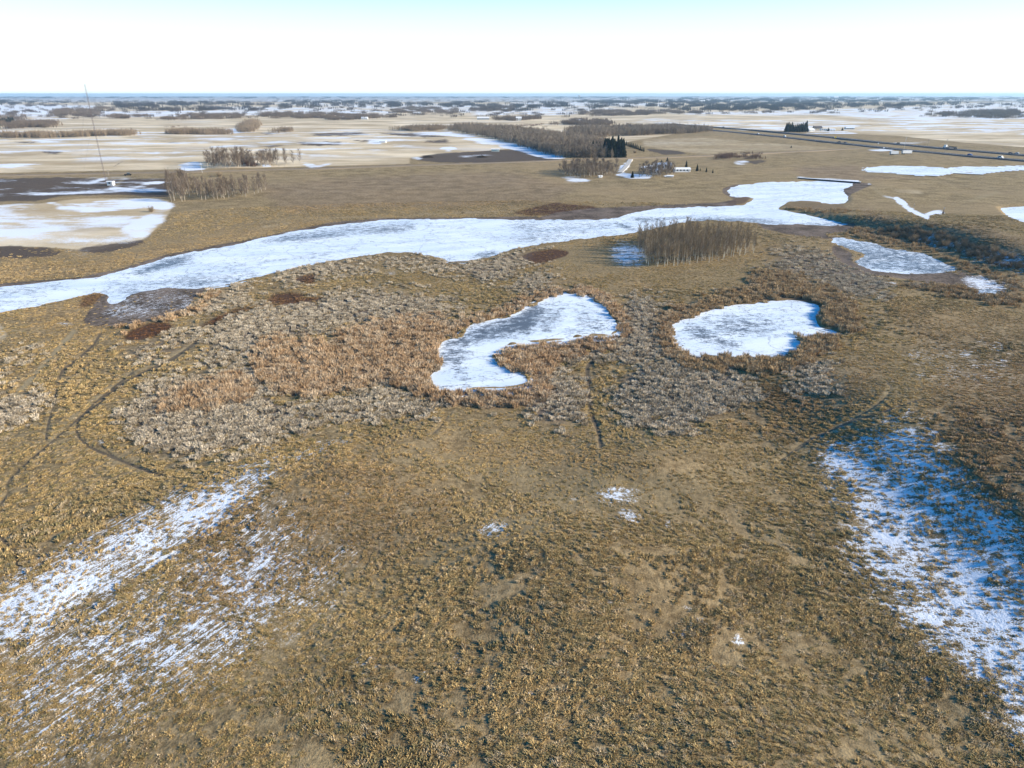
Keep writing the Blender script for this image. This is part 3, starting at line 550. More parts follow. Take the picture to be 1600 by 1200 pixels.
def blades(name, n, rad, hgt, lean, wid, rs, curl=0, wind=None):
    V, Fc, sh = [], [], []
    for i in range(n):
        a = rs.uniform(0, 6.283); r = rad*math.sqrt(rs.random())*.55; bx, by = r*math.cos(a), r*math.sin(a)
        la = a+rs.uniform(-.7, .7) if wind is None or rs.random() < .35 else rs.gauss(0, wind); ln = lean*rs.uniform(.3, 1); h = hgt*rs.uniform(.55, 1.05); w_ = wid*rs.uniform(.6, 1.3); f = rs.uniform(0, 6.283)
        dx, dy = math.cos(f)*w_, math.sin(f)*w_; k = len(V)
        mx, my = bx+math.cos(la)*ln*.45, by+math.sin(la)*ln*.45; tx, ty = bx+math.cos(la)*ln, by+math.sin(la)*ln
        V += [(bx-dx*.6, by-dy*.6, -.12), (bx+dx*.6, by+dy*.6, -.12), (mx+dx, my+dy, h*.72), (mx-dx, my-dy, h*.72), (tx, ty, h*(1-curl))]
        Fc += [(k, k+1, k+2, k+3), (k+3, k+2, k+4)]; s = rs.random(); sh += [s]*5
    me = mesh(name, V, Fc, TM); put(me, 'shade', np.array(sh)); return proto(name, me)
rs = random.Random(5)
tuss = [blades('tussock', 40, .6, .42, .55, .042, rs, .14, .8) for _ in range(3)]+[blades('tussock', 30, .75, .27, .62, .048, rs, .25, .8) for _ in range(2)]
reeds = [blades('reed_clump', 95, 1.05, 1.55, .55, .030, rs, .06) for _ in range(4)]
marsh = [blades('marsh_clump', 80, .95, .95, .45, .030, rs, .08) for _ in range(4)]

def cand(r0, r1, n, hw=41.5):
    """random ground points in the viewed wedge, uniform per area"""
    r = np.sqrt(RNG.uniform(r0*r0, r1*r1, n)); a = np.radians(RNG.uniform(-hw, hw, n)); x = r*np.sin(a); y = r*np.cos(a); z = H(x, y)
    u, v = project(x, y, z); return x, y, z, u, v
def area(r0, r1, hw): return math.radians(hw)*(r1*r1-r0*r0)
G = {'t': [], 'r': [], 'm': []}
for r0, r1, dens, big, hw in ((38, 95, 10., .80, 50), (95, 165, 6.5, .88, 46), (165, 270, 3.2, 1.05, 41.5), (270, 430, 1.2, 1.35, 41)):
    x, y, z, u, v = cand(r0, r1, int(area(r0, r1, hw)*dens), hw)
    s = {k: sample(k, u, v) for k in ('water','mud','rust','dark','straw','snow','bare','wood','reedo','reedp','dtrk','ltrk','brown','gold')}
    n = len(x); rnd = RNG.random(n); nz = vnoise(x/3.1, y/3.1, 20); nzl = vnoise(x/14, y/14, 21); nz = np.clip(nz+(vnoise(x/9, y/9, 22)-.5)*.8, 0, 1)
    so = np.clip(s['reedo']+(nz-.5)*.9, 0, 1); spp = np.clip(s['reedp']+(nz-.5)*.7, 0, 1)
    okw = s['water']+(vnoise(x/2.2, y/2.2, 31)-.5)*.5+(vnoise(x/7.5, y/7.5, 32)-.5)*.3 < .36
    okr = okw & (s['mud'] < .4) & (s['rust'] < .4)
    spp = np.clip(spp+(RNG.random(n)-.5)*.8, 0, 1); so = np.clip(so+(RNG.random(n)-.5)*.8+spp*.12, 0, 1)
    isr = okr & (so > .5) & (s['reedo'] > .12) & (rnd < (.16 if r0 < 95 else .24 if r0 < 165 else .30)) 
    ism = okr & ~isr & (np.maximum(spp, s['reedo']*.9) > .5) & (rnd < (.28 if r0 < 95 else .36 if r0 < 165 else .45)) & (np.maximum(s['reedo'], s['reedp']) > .08)
    bareish = np.clip(s['bare']*.75+s['mud']*1.2+s['straw']*1.5+s['dark']+s['ltrk']*1.2+s['dtrk']*2.6+s['rust']*.2+np.clip(s['snow']-.2, 0, 1)*1.5, 0, 1)
    ist = okw & ~isr & ~ism & (np.maximum(s['reedo'], s['reedp'])*.8+.1 < RNG.random(n)) & (RNG.random(n) > bareish*(.95 if r0 < 200 else 1.05)) & (nz*.6+vnoise(x/1.3, y/1.3, 62)*.5+RNG.random(n)*.35 > .58)
    # low tufts in the marsh too
    G['t'].append(np.stack([x, y, z, np.full(n, big), s['brown'], s['gold'], s['rust'], s['bare']+s['snow']*.6, s['reedo'], s['reedp'], nzl, u, v], 1)[ist])
    G['r'].append(np.stack([x, y, z, np.full(n, big), nz, nzl, u, v], 1)[isr]); G['m'].append(np.stack([x, y, z, np.full(n, big), s['reedo'], s['reedp'], nzl, u, v], 1)[ism])
def lerp(a, b, t): return a+(b-a)*t[:, None]
def C3(*c): return np.array(c)[None, :]
t = np.vstack(G['t']); n = len(t); r1_ = RNG.random(n); r2_ = RNG.random(n)
col = lerp(C3(.25, .17, .07), C3(.66, .48, .22), np.clip(r1_*.45+t[:, 10]*.35+vnoise(t[:, 0]/1.7, t[:, 1]/1.7, 61)*.3-.05, 0, 1)); col = lerp(col, C3(.22, .19, .09), (r2_ > .78)*.8); col = lerp(col, C3(.55, .43, .27), (r2_ < .14)*.8)
col = lerp(col, col*C3(.80, .72, .82), t[:, 4]*.9); col = lerp(col, C3(.56, .38, .18), t[:, 5]*.5); col = lerp(col, C3(.17, .085, .045)*(.5+RNG.random(n))[:, None], np.clip(t[:, 6]*1.2, 0, 1))
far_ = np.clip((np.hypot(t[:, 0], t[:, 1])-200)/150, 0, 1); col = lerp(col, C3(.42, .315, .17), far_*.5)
shortg = np.clip((vnoise(t[:, 0]/26, t[:, 1]/26, 50)-.40)*3.5, 0, 1)*.8; shortg = np.maximum(shortg, np.clip(t[:, 7]*1.3, 0, 1)); lush = sig((t[:, 12]-820)/30)*sig((t[:, 11]-560-(1000-t[:, 12])*.5)/40)*sig((1250-t[:, 11])/60); shortg = shortg*(1-.8*lush)
sc = t[:, 3]*(.45+.85*RNG.random(n)**1.6)*(1-.38*shortg); rr2 = np.hypot(t[:, 0], t[:, 1]); hz_ = (.7+.7*RNG.random(n))*(1-.35*shortg)*np.interp(rr2, [150, 300], [1, .55])
col = lerp(col, col*C3(1.12, 1.08, 1.0), shortg)
pts = np.stack([t[:, 0], t[:, 1], t[:, 2]-.02], 1)
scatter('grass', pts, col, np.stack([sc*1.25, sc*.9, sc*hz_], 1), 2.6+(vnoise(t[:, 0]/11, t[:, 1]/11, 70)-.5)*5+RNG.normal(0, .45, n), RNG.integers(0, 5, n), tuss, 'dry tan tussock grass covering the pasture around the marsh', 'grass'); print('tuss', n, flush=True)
t = np.vstack(G['r']); n = len(t); r1_ = RNG.random(n)
col = lerp(C3(.33, .215, .12), C3(.62, .44, .265), r1_); col = lerp(col, C3(.60, .47, .32), (RNG.random(n) < .35)*.9)
righty = np.clip((t[:, 6]-1000)/100, 0, 1); col = lerp(col, C3(.40, .29, .15), righty*.6)
sc = (.75+.6*RNG.random(n)); pts = np.stack([t[:, 0], t[:, 1], t[:, 2]-.05], 1)
scatter('cattail_reeds', pts, col, np.stack([sc, sc, sc*(.42+.55*RNG.random(n))], 1), RNG.uniform(0, 6.28, n), RNG.integers(0, 4, n), reeds, 'rusty orange cattail beds ringing the two frozen ponds', 'reeds'); print('reeds', n)
t = np.vstack(G['m']); n = len(t); r1_ = RNG.random(n)
col = lerp(C3(.29, .235, .16), C3(.74, .63, .47), r1_); col = lerp(col, C3(.45, .33, .20), np.clip(t[:, 4]*.8, 0, 1)); 
sc = (.65+.6*RNG.random(n)); pts = np.stack([t[:, 0], t[:, 1], t[:, 2]-.05], 1)
scatter('marsh_grass', pts, col, np.stack([sc, sc, sc*(.42+.55*RNG.random(n))], 1), RNG.uniform(0, 6.28, n), RNG.integers(0, 4, n), marsh, 'pale bleached marsh grass between the frozen ponds and lake', 'marsh grass'); print('marsh', n)

# ------------------------------------------------------------------ roads
def ribbon(name, px, width, mat, lift, label, crown=.0, off=0.0):
    W = [at(*p) for p in px]; P2 = []
    for i in range(len(W)-1):
        n_ = 8
        for k in range(n_): P2.append(W[i].lerp(W[i+1], k/n_))
    P2.append(W[-1]); V, Fc = [], []
    for i, p in enumerate(P2):
        d = (P2[min(i+1, len(P2)-1)]-P2[max(i-1, 0)]); d.z = 0; d.normalize(); nrm = Vector((-d.y, d.x, 0))
        for s_, dz in ((-1.35, -1.0), (-1, 0), (0, crown), (1, 0), (1.35, -1.0)):
            c = p+nrm*(s_*width/2+off); zz = float(H(np.array([c.x]), np.array([c.y]))[0]) if abs(s_) > 1.2 else None
            V.append((c.x, c.y, (max(p.z, .2)+lift+dz) if zz is None else zz-.15))
    for i in range(len(P2)-1):
        for k in range(4): a = i*5+k; Fc.append((a, a+5, a+6, a+1))
    o = mk(name, mesh(name, V, Fc, mat)); tag(o, label, None, None, 'structure'); return P2
gravel = simple('gravel', (.26, .20, .13), .95, .25, .15); asphalt = simple('asphalt', (.075, .07, .07), .9, .2, .05); ditch = simple('ditch_grass', (.20, .155, .09), .95, .3, .1)
road_px = [(-200,280),(0,275),(100,273),(200,271),(300,269),(400,266),(500,264),(600,260.5),(700,257),(800,254),(900,250),(1025,247),(1100,244.5),(1200,240),(1275,236),(1345,232)]
ribbon('gravel_road', road_px, 8, gravel, .45, 'gravel township road crossing the whole view behind the lake')
near_px = [(1050,197.5),(1105,203.0),(1200,212),(1325,225.5),(1425,236.0),(1500,243),(1600,251.5),(1760,264)]
far_px = [(1050,194.5),(1120,199.5),(1200,206),(1300,215),(1400,225.5),(1475,232.5),(1600,243),(1760,255)]
NEAR = ribbon('highway', near_px, 14, asphalt, .9, 'near carriageway of the divided highway at upper right')
FARC = ribbon('highway', far_px, 14, asphalt, .9, 'far carriageway of the divided highway at upper right')
paint = simple('road_paint', (.75, .75, .72), .7, .05)
def painted(path, offs, name, label):
    V, Fc = [], []
    for i, p in enumerate(path):
        d = path[min(i+1, len(path)-1)]-path[max(i-1, 0)]; d.z = 0; d.normalize(); nrm = Vector((-d.y, d.x, 0))
        for o_ in offs:
            for s_ in (-.12, .12): c = p+nrm*(o_+s_); V.append((c.x, c.y, max(p.z, .2)+.92))
    K = len(offs)*2
    for i in range(len(path)-1):
        for k in range(len(offs)): a = i*K+2*k; Fc.append((a, a+K, a+K+1, a+1))
    tag(mk(name, mesh(name, V, Fc, paint)), label, None, None, 'structure')
painted(NEAR, (-5.2, 0, 4.4), 'lane_marking', 'white lane lines on the near carriageway'); painted(FARC, (-4.4, 0, 5.2), 'lane_marking', 'white lane lines on the far carriageway')
ribbon('driveway', [(985,249.5),(981,256),(976,263),(968,270)], 4, simple('packed_snow', (.50, .47, .42), .9, .2, .3), .12, 'snowy driveway from the gravel road to the farmstead')

# ------------------------------------------------------------------ trees
def tube(V, Fc, p, q_, r0, r1, n=5):
    p = Vector(p); q_ = Vector(q_); d = (q_-p).normalized(); a = d.orthogonal().normalized(); b = d.cross(a); k = len(V)
    for c, r in ((p, r0), (q_, r1)):
        for i in range(n): t_ = 6.2832*i/n; V.append(c+a*(r*math.cos(t_))+b*(r*math.sin(t_)))
    for i in range(n): Fc.append((k+i, k+(i+1) % n, k+n+(i+1) % n, k+n+i))
barkp = simple('pale_bark', (.56, .52, .42), .9, .25, 2.0); twigm = simple('twigs', (.24, .185, .12), .95, .25, .8); twigf = simple('far_twigs', (.20, .155, .115), .95, .3, .08); barkf = simple('far_bark', (.50, .44, .35), .9, .2, .2)
needles = simple('spruce_needles', (.022, .034, .020), .9, .4, 1.2); tanm = simple('reddish_twigs', (.25, .18, .13), .95, .3, .5)
def aspen(rs, h=10.5, nb=26, tw=5, wid=1.5, low=.38, tr=.11, twr=.028):
    V, Fc = [], []; pts_ = [Vector((0, 0, -.4))]; x = y = 0
    for i in range(1, 6): x += rs.uniform(-.14, .14); y += rs.uniform(-.14, .14); pts_.append(Vector((x, y, h*i/5)))
    for i in range(5): tube(V, Fc, pts_[i], pts_[i+1], tr*(1-i/5.6), tr*(1-(i+1)/5.6), 5)
    trunk = (V, Fc); V2, F2 = [], []
    for b in range(nb):
        t_ = rs.uniform(low, .97); k = min(4, int(t_*5)); base = pts_[k].lerp(pts_[k+1], t_*5-k)
        a = rs.uniform(0, 6.283); ln = wid*(1.25-t_)*rs.uniform(.7, 1.5)+.25; e = base+Vector((math.cos(a)*ln*.75, math.sin(a)*ln*.75, ln*rs.uniform(.8, 1.5)))
        tube(V2, F2, base, e, twr*1.5, twr*.4, 3)
        for _ in range(tw):
            s_ = base.lerp(e, rs.uniform(.2, 1)); a2 = a+rs.uniform(-1.3, 1.3); l2 = rs.uniform(.35, .95); e2 = s_+Vector((math.cos(a2)*l2*.6, math.sin(a2)*l2*.6, l2*rs.uniform(.6, 1.2)))
            w_ = Vector((rs.uniform(-1, 1), rs.uniform(-1, 1), 0)).normalized()*twr*.9; m_ = len(V2); V2 += [s_-w_, s_+w_, e2]; F2.append((m_, m_+1, m_+2))
    return trunk, (V2, F2)
def spruce(rs, h=9, r=2.1, layers=16, per=13):
    V, Fc = [], []; tube(V, Fc, (0, 0, -.3), (0, 0, h*.97), .16, .03, 5); nt_ = len(Fc)
    for i in range(layers):
        z = h*(.06+.92*i/layers); rr_ = r*(1-i/layers)**.8*rs.uniform(.8, 1.12)
        for k in range(per):
            a = 6.283*(k+rs.random())/per; ln = rr_*rs.uniform(.65, 1.1)+.15; w_ = .26*ln+.12; d = Vector((math.cos(a), math.sin(a), 0)); s_ = Vector((-d.y, d.x, 0)); m_ = len(V); z0 = z+rs.uniform(-.2, .25)
            V += [Vector((0, 0, z0+.3)), d*ln*.6+s_*w_+Vector((0, 0, z0-.05)), d*ln+Vector((0, 0, z0-.35*ln*.5)), d*ln*.6-s_*w_+Vector((0, 0, z0-.05))]; Fc.append((m_, m_+1, m_+2, m_+3))
            V += [d*ln*.2+Vector((0, 0, z0-.1)), d*ln*.9+s_*w_*.5+Vector((0, 0, z0-.6)), d*ln*.9+Vector((0, 0, z0+.05))]; Fc.append((m_+4, m_+5, m_+6))
    return V, Fc, nt_
rs = random.Random(3)
AV = []
for k in range(6):
    tr_, cr_ = aspen(rs, 10.8, 56, 18, 1.5, .24, .12, .022)
    AV.append((mesh('trunk', *tr_, barkp), mesh('crown', *cr_, twigm)))
FV = []      # single-mesh smaller-looking trees
for k in range(5):
    tr_, cr_ = aspen(rs, 8.5, 42, 14, 1.6, .12, .11, .036); V = tr_[0]+cr_[0]; o_ = len(tr_[0]); Fc = tr_[1]+[tuple(i+o_ for i in f) for f in cr_[1]]
    FV.append(mesh('bare_tree', V, Fc, [barkf, twigf], [0]*len(tr_[1])+[1]*len(cr_[1])))
SV = []
for k in range(4):
    V, Fc, nt_ = spruce(rs); SV.append(mesh('spruce_tree', V, Fc, [twigm, needles], [0]*nt_+[1]*(len(Fc)-nt_)))
def inpoly(x, y, p):
    c = False; n_ = len(p)
    for i in range(n_):
        x1, y1 = p[i]; x2, y2 = p[(i+1) % n_]
        if (y1 > y) != (y2 > y) and x < (x2-x1)*(y-y1)/(y2-y1)+x1: c = not c
    return c
def spots(p, n_, rs, mind=0):
    xs = [a for a, b in p]; ys = [b for a, b in p]; out = []; W = []; tries = 0
    while len(out) < n_ and tries < n_*60:
        tries += 1; u = rs.uniform(min(xs), max(xs)); v = rs.uniform(min(ys), max(ys))
        if not inpoly(u, v, p): continue
        wpt = to_plane(u, v, .2)
        if any((wpt[0]-q[0])**2+(wpt[1]-q[1])**2 < mind*mind for q in W): continue
        W.append(wpt); out.append((u, v))
    return out
# the round grove
def grove_tree(u, v, s_, lab, grp, rs):
    p = at(u, v); e = mk('aspen_tree', None, None, p, rs.uniform(0, 6.28)); e.scale = (s_*rs.uniform(.9, 1.1), s_*rs.uniform(.9, 1.1), s_); tag(e, lab, 'tree', grp)
    a, b = AV[rs.randrange(6)]; mk('trunk', a, e); mk('crown', b, e)
GROVE = [(990,384),(1020,376),(1080,371),(1140,374),(1175,384),(1180,396),(1150,404),(1120,409),(1075,414),(1040,418),(1012,416),(1000,404)]
for u, v in spots(GROVE, 250, rs, 1.8):
    grove_tree(u, v, rs.uniform(.52, .95), 'leafless pale trunked aspen in the round grove beside the frozen lake', 'aspens in the round grove', rs)
def single(nm, meshes, u, v, s_, lab, grp, rs, cat='tree', wide=1.0):
    p = at(u, v); o = mk(nm, meshes[rs.randrange(len(meshes))], None, p, rs.uniform(0, 6.28)); o.scale = (s_*wide, s_*wide, s_); tag(o, lab, cat, grp); return o
def stand(p, n_, s0, s1, lab, grp, mind=1.5, wide=1.0, nm='bare_tree', ms=None):
    for u, v in spots(p, n_, rs, mind): single(nm, ms or FV, u, v, rs.uniform(s0, s1), lab, grp, rs, wide=wide)
stand([(300,300),(360,299),(415,291),(418,298),(380,309),(330,313),(305,311)], 60, .95, 1.25, 'slender bare poplar in the row right of the snowy field corner', 'poplars beside the snowy field corner', 2, 1.0, 'poplar_tree')
stand([(262,300),(292,292),(300,305),(290,315),(272,318),(262,312)], 30, 1.1, 1.7, 'bare tree in the clump at the snowy field corner', 'trees at the snowy field corner', 1.5)
stand([(318,262),(330,254),(370,252),(400,254),(440,257),(472,254),(455,259),(400,262),(340,264)], 80, 1.05, 1.6, 'bare tree in the small wood behind the gravel road at left', 'trees in the small wood behind the gravel road', 2, 1.3)
stand([(868,273),(890,266),(930,264),(972,268),(970,275),(930,278),(890,277)], 75, .85, 1.3, 'bare tree in the grove left of the farm driveway', 'trees in the farm grove', 2, 1.3)
stand([(998,276),(1008,270),(1045,266),(1054,273),(1045,277),(1000,278)], 55, .75, 1.15, 'bare tree around the farmhouse yard', 'trees round the farmhouse', 1.5, 1.3)
stand([(820,230),(870,242),(890,247),(955,246),(962,241),(900,236),(830,224)], 81, 1.1, 1.6, 'bare tree in the near end of the long shelterbelt', 'trees at the near end of the long shelterbelt', 2.5, 1.3)
# shrubs on the dark bank
def shrub(rs):
    V, Fc = [], []
    for _ in range(90):
        a = rs.uniform(0, 6.283); r = rs.uniform(0, .5); b = Vector((math.cos(a)*r, math.sin(a)*r, -.1)); e = b+Vector((math.cos(a)*rs.uniform(.2, 1.1), math.sin(a)*rs.uniform(.2, 1.1), rs.uniform(.8, 2.1))); tube(V, Fc, b, e, .03, .008, 3)
        for _ in range(3):
            s_ = b.lerp(e, rs.uniform(.3, 1)); e2 = s_+Vector((rs.uniform(-.5, .5), rs.uniform(-.5, .5), rs.uniform(.2, .7))); w_ = Vector((.02, .02, 0)); k = len(V); V += [s_-w_, s_+w_, e2]; Fc.append((k, k+1, k+2))
    return mesh('shrub', V, Fc, twigm)
SH = [shrub(rs) for _ in range(3)]
for u, v in spots([(1350,362),(1400,355),(1450,358),(1500,378),(1560,395),(1600,408),(1590,425),(1530,408),(1470,388),(1400,374)], 105, rs, 1.5):
    single('shrub', SH, u, v, rs.uniform(.8, 1.5), 'dark leafless shrub on the shaded snowy creek bank', 'shrubs on the creek bank', rs, 'shrub')
# spruces
def sp_(u, v, hpx, lab, grp=None, wide=1.0):
    p = at(u, v); s_ = hpx*mpp(v)*1.22/9.0; o = single('spruce_tree', SV, u, v, s_, lab, grp, rs, wide=wide); return o
sp_(1042,258,10,'broad dark spruce behind the blue roofed farmhouse',None,1.2); sp_(1033,257,6,'short round spruce left of the farmhouse chimney end',None,1.4)
sp_(1072,262,9,'dark spruce standing over the white barn'); sp_(1089,267.5,9,'first of four small spruces right of the white barn'); sp_(1103.5,269,6,'third of four small spruces right of the white barn'); sp_(1094,267,3.5,'second and slimmest of four small spruces right of the barn'); sp_(1113.5,270.5,5,'last and rightmost of four small spruces past the barn')
sp_(929,255,8,'lone spruce rising behind the farm grove'); sp_(988,278,9,'dark spruce at the near side of the snowy yard', None, 1.3)
for i in range(16):
    sp_(944+i*2.0+rs.uniform(-1, 1), 245+rs.uniform(-2, 1.5), rs.uniform(19, 26), 'tall dark spruce in the dense block at the end of the shelterbelt', 'spruces at the shelterbelt end')
for u in (926,931,936,940): sp_(u, 240+rs.uniform(-3, 1), rs.uniform(13, 18), 'dark spruce among bare trees left of the spruce block', 'spruces left of the block')
for i in range(12):
    u = 976+i*2.7; sp_(u, 227+i*.9, rs.uniform(5, 7), 'young spruce in the slanting row behind the spruce block', 'young spruces in the slanting row')
for i in range(12):
    sp_(1228+i*2.8, 206.5+rs.uniform(-1, 0), rs.uniform(9, 16 if i > 9 else 13), 'black spruce in the windbreak at the farm beyond the highway', 'windbreak spruces beyond the highway', 1.1)
sp_(1270,205,7,'round dark spruce beside the white house beyond the highway', None, 1.4); sp_(1294,205,4.5,'small dark spruce right of the houses beyond the highway', None, 1.4); sp_(1316,204,4,'low dark spruce at the right end of that far farm', None, 1.8)
for i in range(7): sp_(2+i*3.2, 192.5+rs.uniform(-1, 0), rs.uniform(6, 8.5), 'dark spruce in the clump at the far left edge', 'spruces at the far left edge', 1.3)
for u, v, h_, l_ in ((826.5,185,4,'lone dark tree left of the far white farmhouse'),(1236,231,3,'small lone bush in the pasture by the junction')): sp_(u, v, h_, l_, None, 1.5)
single('shrub', SH, 343, 276, 2.0, 'round lone bush between the gravel road and the poplar row', None, rs, 'shrub'); single('shrub', SH, 237, 331, 1.6, 'dark bush clump inside the bend of the snowy field', None, rs, 'shrub')
single('shrub', SH, 992, 239, 2.0, 'tan bush in front of the spruce block', None, rs, 'shrub')
# brush piles in the dark field
def brush(rs):
    V, Fc = [], []
    for _ in range(170):
        a = rs.uniform(0, 6.283); r = rs.random()**.5; b = Vector((math.cos(a)*r*5, math.sin(a)*r*2.5, rs.uniform(0, 2.6*(1-r)+.3))); d = Vector((rs.uniform(-1, 1), rs.uniform(-1, 1), rs.uniform(-.15, .6))).normalized()*rs.uniform(.8, 2.2); tube(V, Fc, b-d, b+d, .10, .04, 4)
    return mesh('brush_pile', V, Fc, simple('dead_wood', (.05, .038, .028), .95, .5, .5))
BR = [brush(rs), brush(rs)]
tag(mk('brush_pile', BR[0], None, at(669,246)), 'left dark brush pile on the bare black field', 'brush pile', 'brush piles on the black field'); o = mk('brush_pile', BR[1], None, at(753,246)); tag(o, 'right brush pile with a tan end on the bare black field', 'brush pile', 'brush piles on the black field')
# far woods as masses
def clump(rs, n=9, w_=16, h=9):
    V, Fc = [], []
    for _ in range(n):
        cx_, cy_ = rs.uniform(-w_/2, w_/2), rs.uniform(-3, 3); hh = h*rs.uniform(.7, 1.15); tube(V, Fc, (cx_, cy_, -.5), (cx_, cy_, hh), .16, .05, 3)
        for _ in range(34):
            t_ = rs.uniform(.12, 1); a = rs.uniform(0, 6.28); l_ = 2.0*(1.15-t_)+.5; b = Vector((cx_, cy_, hh*t_)); e = b+Vector((math.cos(a)*l_, math.sin(a)*l_, l_*.9)); wv = Vector((rs.uniform(-1, 1), rs.uniform(-1, 1), 0)).normalized()*.14; k = len(V); V += [b-wv, b+wv, e]; Fc.append((k, k+1, k+2))
    me = mesh('wood_clump', V, Fc, FT); put(me, 'shade', RNG.random(len(V))); return proto('wood_clump', me)
FT = leafmat('far_wood_twigs', .7, 1.2); CL = [clump(rs) for _ in range(4)]
def wood(name, polys, n_per, label, s0, s1, c0, c1, cut=.50):
    P3, Sc = [], []
    for p in polys:
        pa = np.array(p, float); a_ = abs(np.sum(pa[:, 0]*np.roll(pa[:, 1], -1)-np.roll(pa[:, 0], -1)*pa[:, 1]))/2; lo, hi = pa.min(0), pa.max(0)
        K = int(max(12, a_*n_per)*max(1.0, (hi[0]-lo[0])*(hi[1]-lo[1])/max(a_, 1)))
        u = RNG.uniform(lo[0], hi[0], K); v = RNG.uniform(lo[1], hi[1], K); c = np.zeros(K, bool)
        for k in range(len(pa)):
            (x1, y1), (x2, y2) = pa[k], pa[(k+1) % len(pa)]
            if y1 != y2: c ^= ((y1 > v) != (y2 > v)) & (u < (x2-x1)*(v-y1)/(y2-y1)+x1)
        u, v = u[c], v[c]; u = u+RNG.normal(0, 4, len(u)); v = np.maximum(v+RNG.normal(0, .5, len(u)), 150.2)
        ok = vnoise(u/9., v/1.3, 40)*.6+vnoise(u/2.5, v/.9, 41)*.4 > cut; x, y = to_plane(u[ok], v[ok], 0); ok = y < 22000
        P3 += list(zip(x[ok], y[ok])); Sc += list(np.maximum(1, np.hypot(x[ok], y[ok])/2600))
    P3 = np.array(P3); Sc = np.array(Sc); n_ = len(P3); z = H(P3[:, 0], P3[:, 1]); s_ = RNG.uniform(s0, s1, n_)
    col = lerp(C3(*c0), C3(*c1), RNG.random(n_))
    scatter(name, np.column_stack([P3, z]), col, np.stack([s_*np.minimum(Sc, 6)*1.3, s_*np.minimum(Sc, 4), s_*np.minimum(Sc, 1.6)], 1), RNG.uniform(-.5, .5, n_), RNG.integers(0, 4, n_), CL, label, 'woodland')
wood('far_woodland', WOODS['blue'], .45, 'dark wooded bands along the hazy horizon', .8, 1.2, (.045, .04, .035), (.11, .09, .07), .57)
WOODS['scat'] = [[(-100,157),(1700,156),(1700,168),(1250,178),(700,184),(-100,186)]]
wood('scattered_trees', WOODS['scat'], .5, 'small scattered clumps and lines of trees between the far white fields', .5, .9, (.09, .07, .055), (.18, .14, .11), .70)
wood('woodlot', WOODS['grey'], 1.1, 'grey leafless woodlots scattered over the far fields', .6, 1.0, (.14, .11, .085), (.28, .22, .165))
wood('shelterbelt_wood', [[(700,203),(760,213),(820,228),(870,242),(890,247),(955,246),(962,241),(900,236),(830,222),(760,207),(720,200)], [(885,212),(900,205),(1040,201),(1105,206),(1080,209),(920,216)], [(715,199),(800,203),(900,222),(940,228),(900,234),(830,220),(760,206)]], .35, 'leafless grey wood strips behind the long shelterbelt', .9, 1.3, (.19, .15, .11), (.36, .29, .21), .40)
wood('hedgerow', [[(0,213),(80,212.5),(80,214),(0,214.5)], [(98,212.5),(205,211),(205,212.5),(98,213.5)], [(262,210),(288,208.5),(355,209),(355,210.5),(290,210.5)], [(375,207),(380,200),(395,190),(398,196),(390,207)], [(610,204),(640,202),(690,201),(688,203),(640,204)], [(432,206),(448,205),(446,207),(434,208)]], 1.1, 'thin tan hedgerows between the pale stubble fields', .7, 1.05, (.26, .20, .14), (.42, .33, .23), .3)
wood('brush_strip', [[(800,196),(860,196),(850,204),(800,206)], [(1120,242),(1180,240),(1190,247),(1120,250)], [(380,252),(400,252),(400,262),(380,262)], [(240,199),(300,198),(300,200),(240,201)]], .25, 'low reddish brush strips on the far pasture', .25, .45, (.15, .09, .06), (.24, .15, .11))

# ------------------------------------------------------------------ buildings
white = simple('white_siding', (.80, .80, .78), .7, .05); grey_w = simple('grey_siding', (.45, .45, .44), .8, .1); blue_r = simple('frosted_blue_roof', (.42, .52, .66), .6, .15); snow_r = simple('snowy_roof', SNOW, .8, .04); dark_r = simple('dark_shingle', (.10, .09, .09), .9, .2)
glass = simple('window_glass', (.04, .05, .06), .15, .1); doorm = simple('door_panel', (.55, .52, .48), .7, .1); tan_w = simple('tan_siding', (.50, .42, .32), .8, .1); metal = simple('galvanised_metal', (.42, .43, .45), .5, .15, 1, .5)
def boxm(x0, x1, y0, y1, z0, z1): return [(x0,y0,z0),(x1,y0,z0),(x1,y1,z0),(x0,y1,z0),(x0,y0,z1),(x1,y0,z1),(x1,y1,z1),(x0,y1,z1)], [(0,3,2,1),(4,5,6,7),(0,1,5,4),(1,2,6,5),(2,3,7,6),(3,0,4,7)]
def bx(name, dims, mat, parent, loc=None): V, Fc = boxm(*dims); return mk(name, mesh(name, V, Fc, mat), parent, loc)
